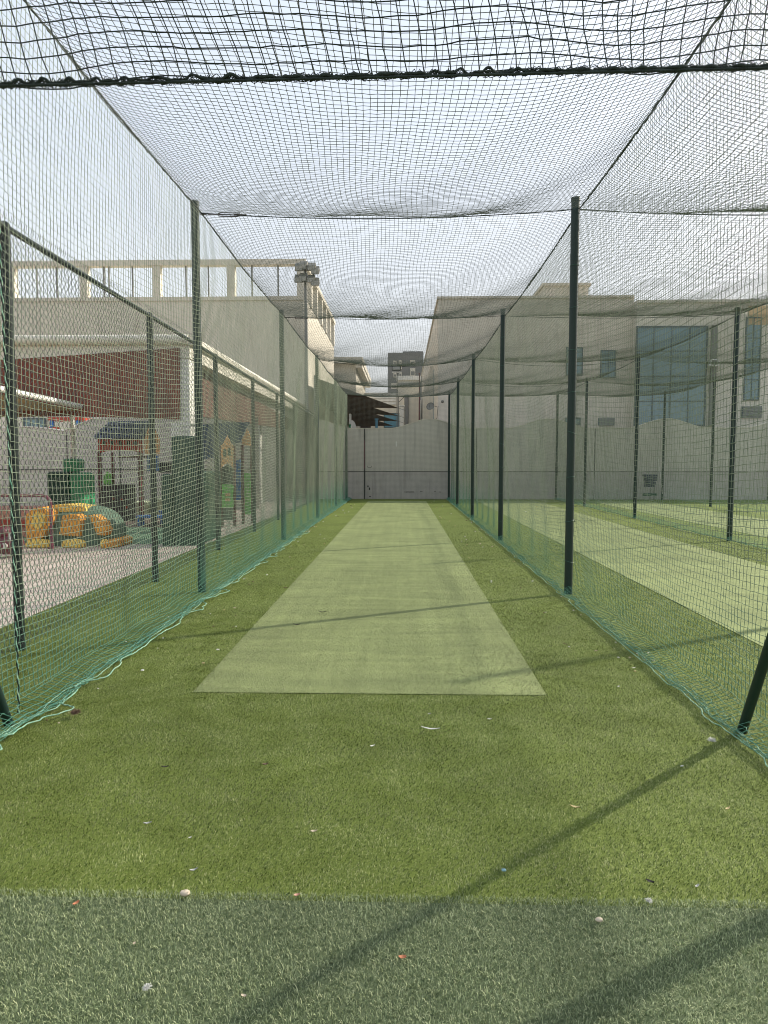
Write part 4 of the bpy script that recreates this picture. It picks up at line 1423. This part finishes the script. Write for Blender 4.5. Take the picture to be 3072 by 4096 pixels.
pad([(352, 2062), (380, 2062), (415, 2090), (427, 2120), (420, 2142), (388, 2140), (372, 2100)], YM - 0.05, M['orange'], 0.25)
for (px, py, w_) in ((150, 2178, 0.22), (290, 2176, 0.2), (412, 2150, 0.05)):
    q = at(px, py, YM - 0.25)
    MB().blob((q.x, YM - 0.2, 0.05), (w_, 0.12, 0.09), 16, 8, 0.8, zmin=0.0).build('foot_pad', M['yellow'], t, True)
q0 = gnd(430, 2192)
MB().prism([gnd(415, 2196) + Vector((0, 0, 0.01)), gnd(470, 2190) + Vector((0, 0, 0.01)), gnd(532, 2172) + Vector((0, 0, 0.01)), gnd(500, 2155) + Vector((0, 0, 0.01)), gnd(430, 2150) + Vector((0, 0, 0.01))], (0, 0, 0.09)).build('tail_pad', M['orange'], t)

t = thing('pink_platform', (-8.2, 13.5, 0), 'salmon pink rubber platform with a red edge beside the mound', 'platform')
q = at(185, 2016, 13.6)
MB().cbox((-12, 12.9, 0), (q.x, 14.6, 0.50), 0.04).build('top', M['pink'], t)
MB().box((-12, 12.86, 0.20), (q.x + 0.02, 12.898, 0.34)).build('edge', M['redp'], t)

t = thing('loop_rail', at(200, 2200, 11.0), 'mauve painted tube handrail with a rounded corner in front of the mound', 'handrail')
xr_ = at(202, 2000, 11.2).x
zt_ = at(0, 1982, 11.2).z
pts = [(xr_, 11.2, 0)]
for k in range(9):
    a_ = math.pi / 2 * k / 8
    pts.append((xr_ - 0.14 + 0.14 * math.cos(a_), 11.2, zt_ - 0.14 + 0.14 * math.sin(a_)))
pts.append((xr_ - 3.5, 11.2, zt_))
MB().tube(pts, 0.026, 12).build('tube', M['rail'], t, True)
MB().tube([(xr_ - 0.02, 11.2, 0.004), (xr_ - 0.02, 11.2, 0.012)], 0.05, 12).build('foot_plate', M['rail'], t, True)

t = thing('spring_rider', gnd(20, 2235), 'dark maroon toy rider with pale wheels at the left edge of the playground', 'play equipment')
p = gnd(22, 2235)
MB().blob((p.x - 0.02, p.y + 0.15, 0.20), (0.16, 0.26, 0.15), 18, 10, 0.8).build('body', M['maroon'], t, True)
MB().blob((p.x - 0.06, p.y + 0.1, 0.38), (0.10, 0.15, 0.09), 14, 8, 0.8).build('head', M['maroon'], t, True)
for dx in (-0.06, 0.04):
    q = Vector((p.x + dx, p.y - 0.10, 0.20))
    MB().tube([q, q + Vector((0, 0.05, 0))], 0.042, 14).build('wheel', M['wall'], t, True)
MB().box((p.x + 0.07, p.y - 0.02, 0.27), (p.x + 0.11, p.y + 0.02, 0.38)).build('handle', M['white'], t)

t = thing('play_tower', at(230, 1720, 22.5), 'red roofed play tower with blue posts showing over the playground wall', 'play equipment')
for (x0_, x1_, y0_, y1_, m_, nm) in ((188, 335, 1668, 1681, 'redp', 'roof'), (200, 211, 1681, 1730, 'blue', 'post'), (303, 314, 1681, 1730, 'blue', 'post'), (194, 232, 1708, 1722, 'redp', 'panel')):
    q0, q1 = at(x0_, y1_, 22.6), at(x1_, y0_, 22.6)
    MB().cbox((q0.x, 22.6, 0.0 if nm == 'post' else q0.z), (q1.x, 22.6 + (0.9 if nm == 'roof' else 0.12), q1.z if nm != 'post' else q1.z), 0.015).build(nm, M[m_], t)

# dark crate on a stand in the far lane
t = thing('equipment_stand', at(2607, 1985, 26), 'dark stacked crates on a stand by the far wall, seen through the right nets', 'crate')
Ye = 26.0
for (x0_, x1_, y0_, y1_, nm) in ((2582, 2632, 1898, 1906, 'top_tray'), (2586, 2628, 1907, 1924, 'upper_crate'), (2590, 2624, 1926, 1940, 'middle_crate'), (2588, 2622, 1941, 1948, 'lower_tray'), (2582, 2630, 1974, 1984, 'base')):
    q0, q1 = at(x0_, y1_, Ye), at(x1_, y0_, Ye)
    MB().cbox((q0.x, Ye, max(q0.z, 0)), (q1.x, Ye + 0.35, max(q1.z, 0.06)), 0.012).build(nm, M['navy'] if nm != 'base' else M['dgreen'], t)
for px in (2600, 2616):
    q = at(px, 1980, Ye + 0.15)
    MB().tube([(q.x, Ye + 0.15, 0.05), (q.x, Ye + 0.15, at(0, 1948, Ye).z)], 0.015, 8).build('leg', M['black'], t, True)
MB().tube([at(2630, 1820, Ye), at(2642, 1900, Ye), at(2650, 1975, Ye)], 0.008, 6).build('cord', M['white'], t, True)

# ------------------------------------------------------------------ litter on the grass
lm = {
    'white': mat('litter_white', (0.78, 0.77, 0.72), 0.7), 'grey': mat('litter_grey', (0.42, 0.42, 0.40), 0.8),
    'brown': mat('litter_brown', (0.16, 0.10, 0.07), 0.8), 'dark': mat('litter_dark', (0.035, 0.03, 0.028), 0.8),
    'yellow': mat('litter_yellow', (0.62, 0.50, 0.26), 0.7), 'rust': mat('litter_rust', (0.50, 0.20, 0.10), 0.7),
    'beige': mat('litter_beige', (0.60, 0.50, 0.38), 0.8), 'blue': mat('litter_blue', (0.25, 0.42, 0.46), 0.7), 'pink': mat('litter_pink', (0.62, 0.33, 0.25), 0.7)}


def leaf(px, py, L, wd, rot, m, label, nm='leaf', curl=0.35):
    p = gnd(px, py, 0.018)
    n = 7
    L, wd = L * 0.85, wd * 0.8
    vs, fs = [], []
    ca, sa = math.cos(rot), math.sin(rot)
    for i in range(n + 1):
        u = i / n
        hw = wd / 2 * math.sin(math.pi * (0.04 + 0.92 * u)) ** 0.7
        z = curl * L * (u - 0.5) ** 2 * 2
        for s in (-1, 0, 1):
            lx, ly = (u - 0.5) * L, s * hw + 0.12 * L * math.sin(u * 3)
            vs.append((p.x + lx * ca - ly * sa, p.y + lx * sa + ly * ca, p.z + z + abs(s) * wd * 0.22 + random.uniform(0, 0.002)))
    for i in range(n):
        for k in range(2):
            q = i * 3 + k
            fs.append((q, q + 1, q + 4, q + 3))
    m_ = len(vs)
    vs += [(x, y, z - 0.0012) for x, y, z in vs]
    fs += [tuple(q + m_ for q in f[::-1]) for f in fs]
    o = MB().add(vs, fs).build(nm, lm[m], None, True)
    return tag(o, label, nm.replace('_', ' '), 'litter on the grass')


def fluff(px, py, r, m, label, nm='feather_tuft'):
    p = gnd(px, py, 0.022)
    segs = []
    for j in range(170):
        d = Vector((random.gauss(0, 1), random.gauss(0, 1), abs(random.gauss(0, 0.8)))).normalized() * r * random.uniform(0.5, 1.1)
        c = Vector((random.uniform(-1, 1), random.uniform(-1, 1), random.uniform(0, 0.6))) * r * 0.3
        segs.append([p + c, p + c + d * 0.5 + Vector((0, 0, r * 0.15)), p + c + d])
    v1, q1 = strands(np.array([[tuple(v) for v in s] for s in segs]), max(0.0005, r * 0.028), 4, (0.3, 0.5, 0.8))
    o = np_mesh(nm, v1, q1, lm[m])
    return tag(o, label, nm.replace('_', ' '), 'litter on the grass')


def stone(px, py, r, m, label, nm='pebble'):
    p = gnd(px, py, 0.02)
    o = MB().blob((p.x, p.y, p.z), (r, r * 0.7, r * 0.55), 12, 8, 0.9, 0.12).build(nm, lm[m], None, True)
    return tag(o, label, nm, 'litter on the grass')


leaf(1722, 2920, 0.115, 0.016, -0.25, 'white', 'long thin white strip curled on the grass before the pitch', 'paper_strip', 0.25)
leaf(2300, 3232, 0.045, 0.016, -0.4, 'yellow', 'curled yellow leaf on the grass at the right, beside the pole shadow')
leaf(2912, 3238, 0.034, 0.014, 0.6, 'yellow', 'small pale yellow leaf on the grass near the right edge')
leaf(590, 3296, 0.036, 0.014, 0.2, 'grey', 'grey and white feather lying on the grass at the left', 'feather')
leaf(1255, 3328, 0.028, 0.014, 0.1, 'beige', 'crumpled beige leaf on the grass left of centre')
leaf(775, 3483, 0.032, 0.012, 0.5, 'grey', 'pale grey feather just above the beige pebble', 'feather')
leaf(760, 3352, 0.014, 0.008, 0.5, 'white', 'tiny white petal between the two grey feathers', 'petal')
stone(740, 3572, 0.016, 'beige', 'rounded beige pebble at the seam between the two turfs')
leaf(305, 3617, 0.026, 0.016, 1.0, 'rust', 'orange brown curled leaf at the turf seam on the left')
leaf(1188, 3584, 0.022, 0.014, 0.3, 'pink', 'small reddish leaf at the turf seam left of centre')
leaf(1610, 3834, 0.026, 0.016, 0.1, 'rust', 'red brown leaf on the dark foreground grass')
fluff(587, 3955, 0.012, 'white', 'white downy feather tuft on the foreground grass at lower left')
leaf(975, 3986, 0.018, 0.009, -0.2, 'beige', 'small cream petal low in the foreground', 'petal')
leaf(538, 3775, 0.012, 0.008, 1.2, 'beige', 'tiny cream petal above the white tuft', 'petal')
stone(2396, 3678, 0.011, 'beige', 'dull beige pebble in the foreground grass at the right')
fluff(2596, 3606, 0.011, 'white', 'small white feather tuft at the turf seam on the right')
leaf(2600, 3530, 0.032, 0.015, -0.6, 'dark', 'dark dry leaf just above the turf seam at the right')
leaf(2790, 3548, 0.026, 0.010, 0.7, 'grey', 'pale feather right of the dark dry leaf', 'feather')
stone(2015, 3480, 0.008, 'blue', 'tiny blue grey fragment on the grass left of the pole shadow', 'fragment')
fluff(300, 2856, 0.030, 'brown', 'brown tangled clump of debris on the grass by the left net', 'debris_clump')
leaf(660, 3070, 0.040, 0.014, 0.1, 'dark', 'dark twisted leaf on the grass, left of two')
leaf(1062, 3060, 0.032, 0.020, 0.4, 'brown', 'dark brown leaf on the grass, right of the twisted one')
leaf(1490, 2986, 0.030, 0.014, 0.6, 'white', 'white petal below the long white strip', 'petal')
leaf(1958, 2878, 0.030, 0.012, 0.0, 'white', 'white petal right of the long white strip', 'petal')
leaf(1717, 2856, 0.020, 0.010, 0.0, 'grey', 'small grey petal between pitch end and white strip', 'petal')
fluff(2848, 2965, 0.020, 'white', 'white downy feather beside the foot of the slanting pole')
leaf(2728, 3067, 0.024, 0.012, 0.5, 'white', 'white petal on the edge of the slanting pole shadow', 'petal')
leaf(2535, 2673, 0.030, 0.014, 0.2, 'white', 'white petal on grass halfway along the right net', 'petal')
leaf(2475, 2748, 0.026, 0.012, 0.9, 'white', 'white folded petal lower than the one beside the right net', 'petal')
leaf(2262, 2578, 0.060, 0.012, -0.8, 'brown', 'brown twig like leaf right of the pitch corner')
leaf(2276, 2588, 0.020, 0.012, 0.0, 'white', 'white petal touching the brown twig like leaf', 'petal')
leaf(2202, 2586, 0.032, 0.016, 0.0, 'dark', 'small dark leaf beside the pitch edge')
leaf(2384, 2604, 0.034, 0.014, 0.0, 'beige', 'beige leaf in the faint pole shadow right of the pitch')
leaf(1290, 2450, 0.090, 0.020, 0.0, 'dark', 'dark leaf lying on the pale pitch above the post shadow')
leaf(1187, 2500, 0.070, 0.018, 0.0, 'dark', 'dark leaf lying in the post shadow on the pitch')
leaf(1143, 2352, 0.06, 0.02, 0.2, 'brown', 'small brown leaf on the left edge of the pitch')
leaf(2120, 2458, 0.05, 0.016, 0.2, 'dark', 'dark leaf on grass right of the pitch before the post')
leaf(2183, 2450, 0.026, 0.014, 0.2, 'white', 'white petal on grass below the foot of the nearest right post', 'petal')
k_ = 0
spots = []
for _ in range(90):
    side = random.random()
    y = 4.5 + 21 * random.random() ** 1.3
    if side < 0.45:
        x = random.uniform(-1.95, -1.3)
    elif side < 0.85:
        x = random.uniform(0.95, 1.7)
    else:
        x = random.uniform(2.2, 5.5)
    spots.append((x, y, random.uniform(0.010, 0.019)))
for _ in range(70):
    y = 3.3 + 16 * random.random() ** 1.5
    spots.append((random.choice([-1.98, 1.68]) + random.gauss(0, 0.07), y, random.uniform(0.008, 0.015)))
for (x, y, s) in spots:
    r_ = s * 0.5 * (1 + y / 14)
    o = MB().blob((x, y, 0.022), (r_, r_ * 0.7, r_ * 0.4), 7, 4, 1.0, 0.35).build('petal_speck', lm[random.choice(['white', 'white', 'beige', 'yellow', 'brown'])])
    tag(o, 'tiny dry petal speck scattered on the grass between pitch and net', 'petal', 'tiny dry specks on the grass')
